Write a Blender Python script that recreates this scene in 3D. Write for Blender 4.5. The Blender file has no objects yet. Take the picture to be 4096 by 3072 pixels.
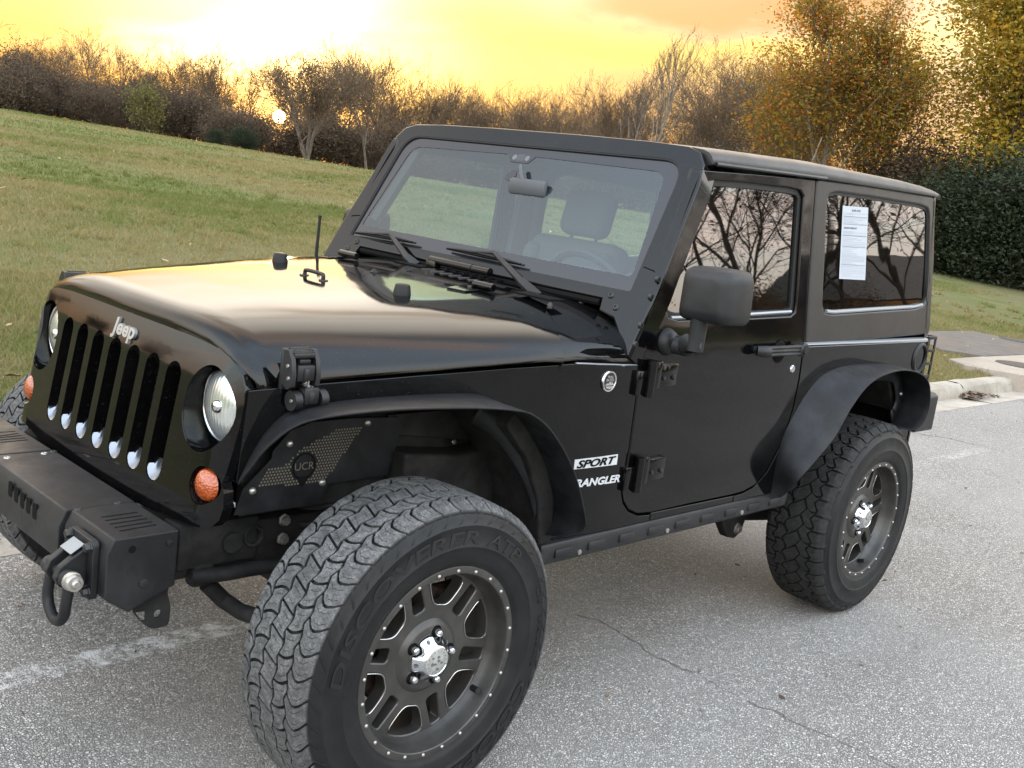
import bpy, bmesh, math, random
import numpy as np
from mathutils import Vector, Matrix, noise
random.seed(7); RNG = np.random.default_rng(7)
SC = bpy.context.scene; COL = SC.collection
# ------------------------------------------------------------------ camera
CAM = (-1.6566334, -2.6164073, 1.5422258); YAW, PIT, ROL = 0.8190543, -0.1836215, 0.1313612; FPX = 4174.6859
_d = np.array([math.sin(YAW)*math.cos(PIT), math.cos(YAW)*math.cos(PIT), math.sin(PIT)])
_r = np.cross(_d, [0, 0, 1]); _r /= np.linalg.norm(_r); _u = np.cross(_r, _d)
_R = _r*math.cos(ROL)+_u*math.sin(ROL); _U = -_r*math.sin(ROL)+_u*math.cos(ROL)
cd = bpy.data.cameras.new('camera'); cam = bpy.data.objects.new('camera', cd); COL.objects.link(cam); SC.camera = cam
cd.sensor_width = 36; cd.lens = FPX/4096*36; cd.clip_start = .05; cd.clip_end = 3000
cam.matrix_world = Matrix(((_R[0], _U[0], -_d[0], CAM[0]), (_R[1], _U[1], -_d[1], CAM[1]), (_R[2], _U[2], -_d[2], CAM[2]), (0, 0, 0, 1)))
SC.render.resolution_x = 1024; SC.render.resolution_y = 768
SC.view_settings.view_transform = 'Standard'; SC.view_settings.look = 'None'; SC.view_settings.gamma = 1
SC.view_settings.exposure = 2.1
SC.cycles.max_bounces = 8; SC.cycles.transparent_max_bounces = 24; SC.cycles.diffuse_bounces = 3
SC.cycles.glossy_bounces = 4; SC.cycles.caustics_reflective = False; SC.cycles.caustics_refractive = False
SC.cycles.sample_clamp_indirect = 6.0; SC.cycles.use_denoising = True

# ------------------------------------------------------------------ sky + sun
SUN = np.array([0.5437, 0.8384, 0.0363]); SUN_EL = math.radians(2.1); SUN_AZ = math.atan2(SUN[0], SUN[1])
W = bpy.data.worlds.new('World'); SC.world = W; W.use_nodes = True
nt = W.node_tree; nt.nodes.clear()
def nd(t, ty, ins=None, **kw):
    n = t.nodes.new(ty)
    for k, v in kw.items(): setattr(n, k, v)
    for k, v in (ins or {}).items():
        if hasattr(v, 'is_output') or isinstance(v, bpy.types.NodeSocket): t.links.new(v, n.inputs[k])
        else: n.inputs[k].default_value = v
    return n
def mth(t, op, a, b=None, c=None, clamp=False):
    n = t.nodes.new('ShaderNodeMath'); n.operation = op; n.use_clamp = clamp
    for i, v in enumerate((a, b, c)):
        if v is None: continue
        if isinstance(v, bpy.types.NodeSocket): t.links.new(v, n.inputs[i])
        else: n.inputs[i].default_value = v
    return n.outputs[0]
def vmth(t, op, a, b=None, out=0):
    n = t.nodes.new('ShaderNodeVectorMath'); n.operation = op
    for i, v in enumerate((a, b)):
        if v is None: continue
        if isinstance(v, bpy.types.NodeSocket): t.links.new(v, n.inputs[i])
        else: n.inputs[i].default_value = v
    return n.outputs[out]
def mixc(t, fac, a, b, mode='MIX'):
    n = t.nodes.new('ShaderNodeMix'); n.data_type = 'RGBA'; n.blend_type = mode; n.clamp_factor = True
    for i, v in ((0, fac), (6, a), (7, b)):
        if isinstance(v, bpy.types.NodeSocket): t.links.new(v, n.inputs[i])
        else: n.inputs[i].default_value = v if i == 0 else (tuple(v)+(1,))[:4]
    return n.outputs[2]
def ramp(t, fac, stops, interp='LINEAR'):
    n = t.nodes.new('ShaderNodeValToRGB'); n.color_ramp.interpolation = interp
    t.links.new(fac, n.inputs[0]); e = n.color_ramp.elements
    while len(e) > 1: e.remove(e[-1])
    e[0].position = stops[0][0]; e[0].color = (tuple(stops[0][1])+(1,))[:4]
    for p, c in stops[1:]:
        q = e.new(p); q.color = (tuple(c)+(1,))[:4]
    return n.outputs[0]
def mrange(t, v, a, b, c=0., d=1., smooth=True):
    n = t.nodes.new('ShaderNodeMapRange'); n.interpolation_type = 'SMOOTHSTEP' if smooth else 'LINEAR'
    t.links.new(v, n.inputs[0])
    for i, x in enumerate((a, b, c, d)): n.inputs[1+i].default_value = x
    return n.outputs[0]
tc = nt.nodes.new('ShaderNodeTexCoord'); g = vmth(nt, 'NORMALIZE', tc.outputs['Generated'])
sep = nd(nt, 'ShaderNodeSeparateXYZ', {0: g}); gz = sep.outputs[2]
cosS = vmth(nt, 'DOT_PRODUCT', g, tuple(SUN/np.linalg.norm(SUN)), out=1)
ang = mth(nt, 'MULTIPLY', mth(nt, 'ARCCOSINE', cosS), 180/math.pi)          # degrees away from the sun
zc = mth(nt, 'MAXIMUM', gz, 0.0)
base = ramp(nt, zc, [(0, (.52, .42, .35)), (.08, (.66, .62, .56)), (.17, (.86, .96, .94)), (.45, (.90, 1.0, 1.08)), (.7, (.64, .75, .88)), (1, (.58, .69, .84))])
# warm sky around the setting sun: white core, yellow, then peach
glow = ramp(nt, mrange(nt, ang, 0, 90, 0, 1, False), [(0, (1.5, 1.2, .72)), (.07, (.62, .49, .20)), (.13, (.30, .212, .075)), (.20, (.25, .158, .060)), (.28, (.23, .142, .055)), (.40, (.235, .150, .078)), (.65, (.25, .17, .11)), (1, (0, 0, 0))])
low = ramp(nt, zc, [(0, (.62, .36, .12)), (.05, (.80, .56, .27)), (.12, (.95, .90, .80)), (.33, (.8, .8, .8)), (.6, (.25, .25, .25)), (1, (0.05, .05, .05))])
gm = mixc(nt, 1.0, glow, low, 'MULTIPLY')
wsun = mrange(nt, ang, 95, 42)
basew = mixc(nt, wsun, base, (.03, .025, .02))
sky = mixc(nt, 1.0, basew, gm, 'ADD')
veil = mth(nt, 'MULTIPLY', mth(nt, 'MULTIPLY', mrange(nt, gz, .125, .27), mrange(nt, gz, .99, .72)), mrange(nt, ang, 66, 42))
sky = mixc(nt, mth(nt, 'MULTIPLY', veil, .92), sky, (.80, .715, .61))
# broken cloud sheets, drawn in the direction of the horizon
den = mth(nt, 'ADD', zc, .16)
pv = nd(nt, 'ShaderNodeCombineXYZ', {0: mth(nt, 'DIVIDE', sep.outputs[0], den), 1: mth(nt, 'DIVIDE', sep.outputs[1], den), 2: 0.0})
mp = nd(nt, 'ShaderNodeMapping', {0: pv.outputs[0], 'Location': (1.35, .7, 0), 'Rotation': (0, 0, .55), 'Scale': (1.0, .42, 1)})
n1 = nd(nt, 'ShaderNodeTexNoise', {'Vector': mp.outputs[0], 'Scale': 1.5, 'Detail': 6.0, 'Roughness': .52, 'Distortion': .35})
cl = mrange(nt, n1.outputs[0], .50, .66)
cl = mth(nt, 'MULTIPLY', cl, mrange(nt, gz, .02, .12))
cloudc = ramp(nt, mrange(nt, ang, 0, 120, 0, 1, False), [(0, (1.0, .85, .55)), (.10, (.42, .32, .12)), (.17, (.25, .145, .05)), (.3, (.235, .13, .062)), (.55, (.8, .6, .5)), (1, (1.1, .8, .7))])
sky = mixc(nt, mth(nt, 'MULTIPLY', cl, .72), sky, cloudc)
# one long orange cloud bank, up and to the right of the sun
_cd = _d + _R*((1600*1.851718-2048)/FPX) - _U*((8*1.851718-1536)/FPX); _cd /= np.linalg.norm(_cd)
_ch = np.cross(_cd, [0, 0, 1]); _ch /= np.linalg.norm(_ch); _cv = np.cross(_ch, _cd)
ca = vmth(nt, 'DOT_PRODUCT', g, tuple(_ch), out=1); cb = vmth(nt, 'DOT_PRODUCT', g, tuple(_cv), out=1)
nz = nd(nt, 'ShaderNodeTexNoise', {'Vector': vmth(nt, 'MULTIPLY', g, (7, 7, 22)), 'Scale': 1.6, 'Detail': 6.0, 'Roughness': .6})
wob_ = mth(nt, 'SUBTRACT', nz.outputs[0], .5); cb2 = mth(nt, 'ADD', mth(nt, 'ADD', cb, mth(nt, 'MULTIPLY', ca, -.10)), mth(nt, 'MULTIPLY', wob_, .045))
rr = mth(nt, 'SQRT', mth(nt, 'ADD', mth(nt, 'POWER', mth(nt, 'DIVIDE', ca, .17), 2.0), mth(nt, 'POWER', mth(nt, 'DIVIDE', cb2, .030), 2.0)))
bank = mth(nt, 'MULTIPLY', mrange(nt, rr, 1.25, .55), mrange(nt, cosS, .5, .8))
sky = mixc(nt, mth(nt, 'MULTIPLY', bank, .92), sky, (.225, .118, .046))
rim_ = mth(nt, 'MULTIPLY', mrange(nt, rr, 2.3, 1.3), mrange(nt, rr, .8, 1.2)); sky = mixc(nt, mth(nt, 'MULTIPLY', rim_, .55), sky, (.36, .25, .04))
disc = mrange(nt, ang, .27, .36, 1, 0)
sky = mixc(nt, disc, sky, (36, 22, 7))
nis = nt.nodes.new('ShaderNodeTexSky'); nis.sky_type = 'NISHITA'; nis.sun_disc = False; nis.sun_elevation = SUN_EL; nis.sun_rotation = SUN_AZ
nis.air_density = 1.0; nis.dust_density = 1.5
bg1 = nd(nt, 'ShaderNodeBackground', {0: nis.outputs[0], 1: 0.010}); bg2 = nd(nt, 'ShaderNodeBackground', {0: sky, 1: 1.0})
add = nd(nt, 'ShaderNodeAddShader', {0: bg1.outputs[0], 1: bg2.outputs[0]})
nd(nt, 'ShaderNodeOutputWorld', {0: add.outputs[0]})
sl = bpy.data.lights.new('sun', 'SUN'); so = bpy.data.objects.new('sun', sl); COL.objects.link(so)
sl.energy = 2.0; sl.angle = math.radians(.6); sl.color = (1, .62, .30)
so.matrix_world = Vector(SUN).to_track_quat('Z', 'Y').to_matrix().to_4x4()

# ------------------------------------------------------------------ back-projection of photo pixels (4096 x 3072) onto real planes
def ray(u, v): return _d + _R*((u-2048)/FPX) - _U*((v-1536)/FPX)
CA = np.array(CAM)
def onY(p, y):
    q = ray(*p); return CA+(y-CAM[1])/q[1]*q
def onX(p, x):
    q = ray(*p); return CA+(x-CAM[0])/q[0]*q
def onZ(p, z):
    q = ray(*p); return CA+(z-CAM[2])/q[2]*q
def S(u, v): return (u*1.851718, v*1.851718)
def Z2(u, v): return (u/1.659, 1700+v/1.659)
def z3(u, v): return (u/1.659, 1100+v/1.659)
def z4(u, v): return (1350+u/2.765, 500+v/2.765)
def z5(u, v): return (2100+u/2.37, 600+v/2.37)
def z6(u, v): return (1000+u/2.212, 850+v/2.212)
def z8(u, v): return (2600+u*.6763, 500+v*.6763)
def ZA(u, v): return (900+u/1.3827, 1400+v/1.3827)
def ZB(u, v): return (2300+u/1.3827, 1000+v/1.3827)
def ZC(u, v): return (2900+u/1.2759, 1200+v/1.2762)

# ------------------------------------------------------------------ object helpers
def tag(o, label=None, cat=None, group=None, kind=None):
    for k, v in (('label', label), ('category', cat), ('group', group), ('kind', kind)):
        if v: o[k] = v
    return o
def empty(name, loc=(0, 0, 0), parent=None):
    o = bpy.data.objects.new(name, None); COL.objects.link(o); o.location = loc; o.empty_display_size = .2
    if parent: o.parent = parent
    return o
def mesh(name, V, F, mats=None, smooth=True, ang=38):
    me = bpy.data.meshes.new(name); me.from_pydata([tuple(map(float, v)) for v in V], [], F); me.validate()
    if mats is not None:
        for m in (mats if isinstance(mats, (list, tuple)) else [mats]): me.materials.append(m)
    if smooth and len(me.polygons):
        me.polygons.foreach_set('use_smooth', np.ones(len(me.polygons), bool))
        if ang < 180: me.set_sharp_from_angle(angle=math.radians(ang))
    me.update(); return me
def link(name, me, parent=None, loc=None, label=None):
    o = bpy.data.objects.new(name, me); COL.objects.link(o)
    if parent: o.parent = parent
    if loc is not None: o.location = loc
    if label: o['label'] = label
    return o
def fixn(V, F):
    bm = bmesh.new(); vs = [bm.verts.new(v) for v in V]
    for f in F:
        try: bm.faces.new([vs[i] for i in f])
        except ValueError: pass
    bmesh.ops.recalc_face_normals(bm, faces=bm.faces)
    V2 = [v.co[:] for v in bm.verts]; bm.verts.index_update(); F2 = [[v.index for v in f.verts] for f in bm.faces]; bm.free(); return V2, F2
class MB:
    """collects shapes into one mesh"""
    def __init__(s): s.V = []; s.F = []
    def add(s, V, F):
        k = len(s.V); s.V += [tuple(v) for v in V]; s.F += [[i+k for i in f] for f in F]; return s
    def box(s, c, d, bev=0, M=None):
        x, y, z = [q/2 for q in d]
        if bev <= 0:
            V = [(i*x, j*y, k*z) for i in (-1, 1) for j in (-1, 1) for k in (-1, 1)]
            F = [(0, 1, 3, 2), (4, 6, 7, 5), (0, 4, 5, 1), (2, 3, 7, 6), (0, 2, 6, 4), (1, 5, 7, 3)]
        else:
            bm = bmesh.new(); bmesh.ops.create_cube(bm, size=1)
            for v in bm.verts: v.co = (v.co.x*2*x, v.co.y*2*y, v.co.z*2*z)
            bmesh.ops.bevel(bm, geom=bm.edges[:], offset=bev, segments=2 if bev < .02 else 4, affect='EDGES', profile=.5)
            bm.verts.index_update(); V = [v.co[:] for v in bm.verts]; F = [[v.index for v in f.verts] for f in bm.faces]; bm.free()
        if M is not None: V = [(M @ Vector(v))[:] for v in V]
        return s.add([(v[0]+c[0], v[1]+c[1], v[2]+c[2]) for v in V], F)
    def tube(s, P, r, n=8, cap=True, closed=False):
        P = [Vector(p) for p in P]; m = len(P); R = r if isinstance(r, (list, tuple)) else [r]*m
        V = []; F = []; prev = None
        for i, p in enumerate(P):
            t = (P[(i+1) % m]-P[i-1]) if closed else (P[min(i+1, m-1)]-P[max(i-1, 0)])
            t.normalize()
            if prev is None:
                a = Vector((0, 0, 1)) if abs(t.z) < .9 else Vector((1, 0, 0)); u = t.cross(a).normalized()
            else: u = (prev-t*prev.dot(t)).normalized()
            prev = u; w = t.cross(u)
            V += [(p+(u*math.cos(2*math.pi*k/n)+w*math.sin(2*math.pi*k/n))*R[i])[:] for k in range(n)]
        for i in range(m if closed else m-1):
            for k in range(n):
                a = i*n+k; b = i*n+(k+1) % n; c = ((i+1) % m)*n; F.append((a, b, c+(k+1) % n, c+k))
        if cap and not closed: F += [list(range(n))[::-1], [(m-1)*n+k for k in range(n)]]
        return s.add(V, F)
    def cyl(s, a, b, r, n=16, r2=None): return s.tube([a, b], [r, r if r2 is None else r2], n)
    def lathe(s, prof, n=48, c=(0, 0, 0), ax='y', cap=False):
        V = []; F = []; m = len(prof)
        for k in range(n):
            a = 2*math.pi*k/n
            for r, h in prof:
                q = (r*math.sin(a), h, r*math.cos(a)) if ax == 'y' else ((h, r*math.cos(a), r*math.sin(a)) if ax == 'x' else (r*math.cos(a), r*math.sin(a), h))
                V.append((q[0]+c[0], q[1]+c[1], q[2]+c[2]))
        for k in range(n):
            for j in range(m-1): F.append((k*m+j, ((k+1) % n)*m+j, ((k+1) % n)*m+j+1, k*m+j+1))
        return s.add(V, F)
    def grid(s, G):
        m = len(G); n = len(G[0]); V = [p for row in G for p in row]
        return s.add(V, [(i*n+j, i*n+j+1, (i+1)*n+j+1, (i+1)*n+j) for i in range(m-1) for j in range(n-1)])
    def prism(s, P, d):
        n = len(P); d = Vector(d); V = [tuple(p) for p in P]+[(Vector(p)+d)[:] for p in P]
        return s.add(V, [list(range(n)), list(range(n, 2*n))[::-1]]+[(i, n+i, n+(i+1) % n, (i+1) % n) for i in range(n)])
    def build(s, name, mat, parent=None, bev=0, seg=2, smooth=True, ang=38, fix=True, loc=None, label=None, sub=0, bang=30):
        V, F = fixn(s.V, s.F) if fix else (s.V, s.F)
        o = link(name, mesh(name, V, F, mat, smooth, ang if not bev else 180), parent, loc, label)
        if bev:
            b = o.modifiers.new('bevel', 'BEVEL'); b.width = bev; b.segments = seg; b.limit_method = 'ANGLE'; b.angle_limit = math.radians(bang); b.harden_normals = True
        if sub:
            b = o.modifiers.new('sub', 'SUBSURF'); b.levels = b.render_levels = sub
        return o
def fill2d(outer, holes=(), cuts=()):
    """triangulated 2-D region (list of (a,b)) with holes, split along cuts [(axis, value)]"""
    bm = bmesh.new()
    def loop(L):
        vs = [bm.verts.new((a, b, 0)) for a, b in L]; return [bm.edges.new((vs[i], vs[(i+1) % len(vs)])) for i in range(len(vs))]
    E = loop(outer)
    for h in holes: E += loop(h)
    bmesh.ops.triangle_fill(bm, edges=E, use_beauty=True, normal=(0, 0, 1))
    for ax, v in cuts:
        co = (v, 0, 0) if ax == 0 else (0, v, 0); no = (1, 0, 0) if ax == 0 else (0, 1, 0)
        bmesh.ops.bisect_plane(bm, geom=bm.verts[:]+bm.edges[:]+bm.faces[:], plane_co=co, plane_no=no, dist=1e-6)
    bmesh.ops.remove_doubles(bm, verts=bm.verts[:], dist=1e-5)
    bmesh.ops.recalc_face_normals(bm, faces=bm.faces[:])
    bm.verts.index_update(); V = [v.co[:2] for v in bm.verts]; F = [[v.index for v in f.verts] for f in bm.faces]
    B = [tuple(v.index for v in e.verts) for e in bm.edges if len(e.link_faces) == 1]; bm.free(); return V, F, B
def slab(V2, F, B, front, back):
    n = len(V2); V = [front(*p) for p in V2]+[back(*p) for p in V2]
    return V, [list(f) for f in F]+[[i+n for i in f[::-1]] for f in F]+[(a, b, b+n, a+n) for a, b in B]
def rrect(x0, x1, z0, z1, r, n=5):
    P = []
    for cx, cz, a0 in ((x1-r, z1-r, 0), (x0+r, z1-r, 90), (x0+r, z0+r, 180), (x1-r, z0+r, 270)):
        for k in range(n+1):
            a = math.radians(a0+90*k/n); P.append((cx+r*math.cos(a), cz+r*math.sin(a)))
    return P
def rounded(P, r, n=5):
    """rounds the corners of a polygon; r may be a list"""
    out = []; m = len(P)
    for i in range(m):
        p = np.array(P[i], float); a = np.array(P[i-1], float)-p; b = np.array(P[(i+1) % m], float)-p
        ri = r[i] if isinstance(r, (list, tuple)) else r
        la, lb = np.linalg.norm(a), np.linalg.norm(b); d = min(ri, la*.49, lb*.49)
        if d < 1e-5: out.append(tuple(p)); continue
        p0 = p+a/la*d; p1 = p+b/lb*d
        for k in range(n+1):
            t = k/n; out.append(tuple((1-t)**2*p0+2*t*(1-t)*p+t*t*p1))
    return out
def smooth_path(P, n=6, closed=False):
    P = [np.array(p, float) for p in P]; m = len(P); out = []
    for i in range(m if closed else m-1):
        p0 = P[i-1] if (i > 0 or closed) else P[0]; p1 = P[i]; p2 = P[(i+1) % m]; p3 = P[(i+2) % m] if (i+2 < m or closed) else P[-1]
        for k in range(n):
            t = k/n; out.append(.5*((2*p1)+(-p0+p2)*t+(2*p0-5*p1+4*p2-p3)*t*t+(-p0+3*p1-3*p2+p3)*t**3))
    if not closed: out.append(P[-1])
    return [tuple(p) for p in out]
def textmesh(s, size=1.0, ext=.02, shear=0, off=0.0, bevel=0, spacing=1.0):
    cu = bpy.data.curves.new('lettering', 'FONT'); cu.body = s; cu.size = size; cu.extrude = ext; cu.shear = shear; cu.offset = off; cu.bevel_depth = bevel
    cu.align_x = 'CENTER'; cu.align_y = 'CENTER'; cu.space_character = spacing; cu.resolution_u = 3
    o = bpy.data.objects.new('lettering', cu); COL.objects.link(o)
    dg = bpy.context.evaluated_depsgraph_get(); me = bpy.data.meshes.new_from_object(o.evaluated_get(dg))
    V = [v.co[:] for v in me.vertices]; F = [list(p.vertices) for p in me.polygons]
    bpy.data.objects.remove(o); bpy.data.curves.remove(cu); bpy.data.meshes.remove(me); return V, F
# ------------------------------------------------------------------ materials
def newmat(name):
    m = bpy.data.materials.new(name); m.use_nodes = True; t = m.node_tree; b = t.nodes['Principled BSDF']; return m, t, b
def objco(t): return t.nodes.new('ShaderNodeTexCoord').outputs['Object']
def simple(name, col, rough=.5, metal=0, spec=.5, bump=None, coat=0, var=0, vscale=8, rvar=0):
    m, t, b = newmat(name); b.inputs['Base Color'].default_value = (*col, 1); b.inputs['Roughness'].default_value = rough
    b.inputs['Metallic'].default_value = metal; b.inputs['Specular IOR Level'].default_value = spec; b.inputs['Coat Weight'].default_value = coat; b.inputs['Coat Roughness'].default_value = .04
    co = objco(t)
    if var:
        n = nd(t, 'ShaderNodeTexNoise', {'Vector': co, 'Scale': vscale, 'Detail': 5.0, 'Roughness': .65})
        t.links.new(mixc(t, mrange(t, n.outputs[0], .35, .7), tuple(c*(1-var) for c in col), tuple(min(1, c*(1+var)) for c in col)), b.inputs['Base Color'])
    if rvar:
        n = nd(t, 'ShaderNodeTexNoise', {'Vector': co, 'Scale': vscale*1.7, 'Detail': 6.0, 'Roughness': .7})
        t.links.new(mrange(t, n.outputs[0], .3, .75, rough-rvar, rough+rvar), b.inputs['Roughness'])
    if bump:
        sc, st, di = bump
        n = nd(t, 'ShaderNodeTexNoise', {'Vector': co, 'Scale': sc, 'Detail': 3.0})
        bp = nd(t, 'ShaderNodeBump', {'Height': n.outputs[0], 'Strength': st, 'Distance': di}); t.links.new(bp.outputs[0], b.inputs['Normal'])
    return m
M = {}
def paint():
    m, t, b = newmat('black_paint'); co = objco(t)
    b.inputs['Base Color'].default_value = (.003, .003, .003, 1); b.inputs['Specular IOR Level'].default_value = .34
    b.inputs['Coat Weight'].default_value = 0.0
    n = nd(t, 'ShaderNodeTexNoise', {'Vector': co, 'Scale': 5.0, 'Detail': 7.0, 'Roughness': .7})
    dust = mrange(t, n.outputs[0], .45, .8)
    sp = nd(t, 'ShaderNodeTexNoise', {'Vector': co, 'Scale': 260.0, 'Detail': 2.0})
    speck = mth(t, 'MULTIPLY', mrange(t, sp.outputs[0], .68, .76), .35)
    c = mixc(t, mth(t, 'MULTIPLY', dust, .10), (.0022, .0022, .0024), (.035, .032, .028))
    c = mixc(t, mth(t, 'MULTIPLY', speck, .7), c, (.16, .15, .13))
    t.links.new(c, b.inputs['Base Color'])
    t.links.new(mrange(t, n.outputs[0], .3, .8, .035, .12), b.inputs['Roughness'])
    w = nd(t, 'ShaderNodeTexNoise', {'Vector': co, 'Scale': 2.2, 'Detail': 2.0})
    bp = nd(t, 'ShaderNodeBump', {'Height': w.outputs[0], 'Strength': .07, 'Distance': .05}); t.links.new(bp.outputs[0], b.inputs['Normal'])
    return m
M['paint'] = paint()
M['satin'] = simple('satin_hardtop', (.014, .014, .014), .38, spec=.5, bump=(900, .05, .002), var=.25, vscale=5, rvar=.06)
M['plastic'] = simple('matte_black_plastic', (.012, .0122, .013), .50, spec=.38, bump=(700, .12, .002), var=.35, vscale=6, rvar=.08)
M['flare'] = simple('powder_coated_steel', (.0095, .010, .0115), .52, spec=.24, bump=(1200, .12, .0015), var=.45, vscale=9, rvar=.1)
M['bumper'] = simple('textured_powder_coat', (.0125, .0125, .0135), .52, spec=.32, bump=(420, .30, .002), var=.4, vscale=7, rvar=.1)
M['under'] = simple('dusty_undercarriage', (.0125, .012, .0115), .75, spec=.25, bump=(60, .2, .004), var=.5, vscale=14)
M['dark'] = simple('deep_shadow_black', (.004, .004, .004), .8, spec=.1)
M['trim'] = simple('black_rubber_trim', (.010, .010, .010), .55, spec=.3)
M['steel'] = simple('bolt_steel', (.42, .40, .37), .42, metal=.9, var=.2, vscale=60)
M['blackbolt'] = simple('black_bolt', (.03, .03, .03), .45, metal=.5)
M['chrome'] = simple('chrome', (.66, .68, .70), .12, metal=1)
M['brightchrome'] = simple('satin_chrome_badge', (.72, .72, .72), .22, metal=1)
M['silver'] = simple('silver_decal', (.50, .51, .52), .45, metal=.1)
M['rim'] = simple('bronze_grey_alloy', (.060, .057, .053), .36, metal=.45, spec=.5, var=.2, vscale=12, rvar=.08)
M['rimedge'] = simple('machined_edge', (.52, .52, .51), .28, metal=1)
M['tip'] = simple('polished_slot_tip', (.25, .265, .29), .22, metal=1)
M['badge'] = simple('bright_badge', (.36, .36, .355), .34, metal=.6)
M['capface'] = simple('cap_disc', (.46, .46, .43), .4, metal=.6, var=.12, vscale=60)
M['rust'] = simple('rusty_brake', (.030, .018, .012), .7, metal=.2, var=.5, vscale=30)
M['red'] = simple('decal_grey', (.10, .10, .11), .5)
M['white'] = simple('paper_white', (.42, .44, .47), .8, spec=.1)
M['ledge_sheen'] = simple('painted_sky_sheen', (.26, .275, .29), .30, spec=.6, metal=.3)  # sky reflection on black paint ledges, put in as a pale colour
M['ink'] = simple('printed_ink', (.05, .05, .07), .8)
M['inkgrey'] = simple('printed_grey_lines', (.34, .36, .42), .8)
M['seat'] = simple('seat_fabric', (.085, .092, .10), .85, spec=.2)
M['liner'] = simple('grey_headliner', (.26, .28, .30), .9, spec=.1)
M['mirrorback'] = simple('grey_mirror_back', (.06, .065, .072), .5)
M['dash'] = simple('dashboard_vinyl', (.15, .16, .17), .6, spec=.35)
M['tag'] = simple('frit_black', (.012, .0115, .016), .16, spec=.62)
M['label'] = simple('pale_sticker', (.24, .245, .24), .6, spec=.1)
def glass(name, tint, refl_ior, extra=0.0, rough=0.0, light_veil_specks=0):
    m, t, b = newmat(name); t.nodes.remove(b); out = t.nodes['Material Output']
    r0 = ((refl_ior-1)/(refl_ior+1))**2; ge = nd(t, 'ShaderNodeNewGeometry'); ci = mth(t, 'ABSOLUTE', vmth(t, 'DOT_PRODUCT', ge.outputs['Normal'], ge.outputs['Incoming'], out=1))
    fr = mth(t, 'ADD', mth(t, 'MULTIPLY', mth(t, 'POWER', mth(t, 'SUBTRACT', 1.0, ci, clamp=True), 5.0), 1-r0), r0)
    tr = nd(t, 'ShaderNodeBsdfTransparent', {0: (*tint, 1)}); wn = nd(t, 'ShaderNodeTexNoise', {'Vector': objco(t), 'Scale': 2.6, 'Detail': 2.0}); wb = nd(t, 'ShaderNodeBump', {'Height': wn.outputs[0], 'Strength': .016, 'Distance': .05})
    gl = nd(t, 'ShaderNodeBsdfGlossy', {0: (1, 1, 1, 1), 'Roughness': rough, 'Normal': wb.outputs[0]})
    mx = nd(t, 'ShaderNodeMixShader', {0: fr, 1: tr.outputs[0], 2: gl.outputs[0]}).outputs[0]
    if light_veil_specks:
        co = objco(t); n = nd(t, 'ShaderNodeTexNoise', {'Vector': co, 'Scale': 9.0, 'Detail': 8.0, 'Roughness': .75})
        s = nd(t, 'ShaderNodeTexVoronoi', {'Vector': co, 'Scale': 9.0}, feature='F1')
        d = mth(t, 'ADD', light_veil_specks, mth(t, 'MULTIPLY', mrange(t, s.outputs[0], .028, .05, 1, 0), .5))
        df = nd(t, 'ShaderNodeBsdfDiffuse', {0: (.36, .50, .58, 1)})  # even blue film paints the veil of light on the glass; specks are dirt
        mx = nd(t, 'ShaderNodeMixShader', {0: d, 1: mx, 2: df.outputs[0]}).outputs[0]
    t.links.new(mx, out.inputs[0]); return m
M['windshield'] = glass('windshield_glass', (.84, .97, .97), 1.78, light_veil_specks=.034)
M['tint'] = glass('tinted_side_glass', (.16, .19, .175), 2.35, rough=.015)
M['privacy'] = glass('privacy_glass', (.05, .05, .05), 2.35, rough=.015)
M['clear'] = glass('clear_side_glass', (.72, .82, .78), 1.5)
def lens(name, col, rough=.12):
    m, t, b = newmat(name); co = objco(t); b.inputs['Base Color'].default_value = (*col, 1); b.inputs['Roughness'].default_value = rough; b.inputs['Coat Weight'].default_value = 1; b.inputs['Coat Roughness'].default_value = .03
    v = nd(t, 'ShaderNodeTexVoronoi', {'Vector': co, 'Scale': 170.0}); bp = nd(t, 'ShaderNodeBump', {'Height': v.outputs[0], 'Strength': .7, 'Distance': .004}); t.links.new(bp.outputs[0], b.inputs['Normal'])
    t.links.new(mixc(t, mrange(t, v.outputs[0], .1, .6), tuple(c*1.1 for c in col), tuple(c*.7 for c in col)), b.inputs['Base Color'])
    return m
M['amber'] = lens('amber_lens', (.40, .066, .005))
def lampglass():
    m, t, b = newmat('headlight_lens'); co = objco(t); b.inputs['Metallic'].default_value = .75; b.inputs['Roughness'].default_value = .22
    b.inputs['Coat Weight'].default_value = 1; b.inputs['Coat Roughness'].default_value = .06
    n = nd(t, 'ShaderNodeTexNoise', {'Vector': co, 'Scale': 14.0, 'Detail': 6.0}); t.links.new(mixc(t, mrange(t, n.outputs[0], .3, .75), (.50, .54, .54), (.72, .73, .68)), b.inputs['Base Color'])
    w = nd(t, 'ShaderNodeTexWave', {'Vector': co, 'Scale': 26.0, 'Distortion': 1.0}, bands_direction='Y'); bp = nd(t, 'ShaderNodeBump', {'Height': w.outputs[0], 'Strength': .12, 'Distance': .004}); t.links.new(bp.outputs[0], b.inputs['Normal'])
    return m
M['lamp'] = lampglass()
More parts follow.
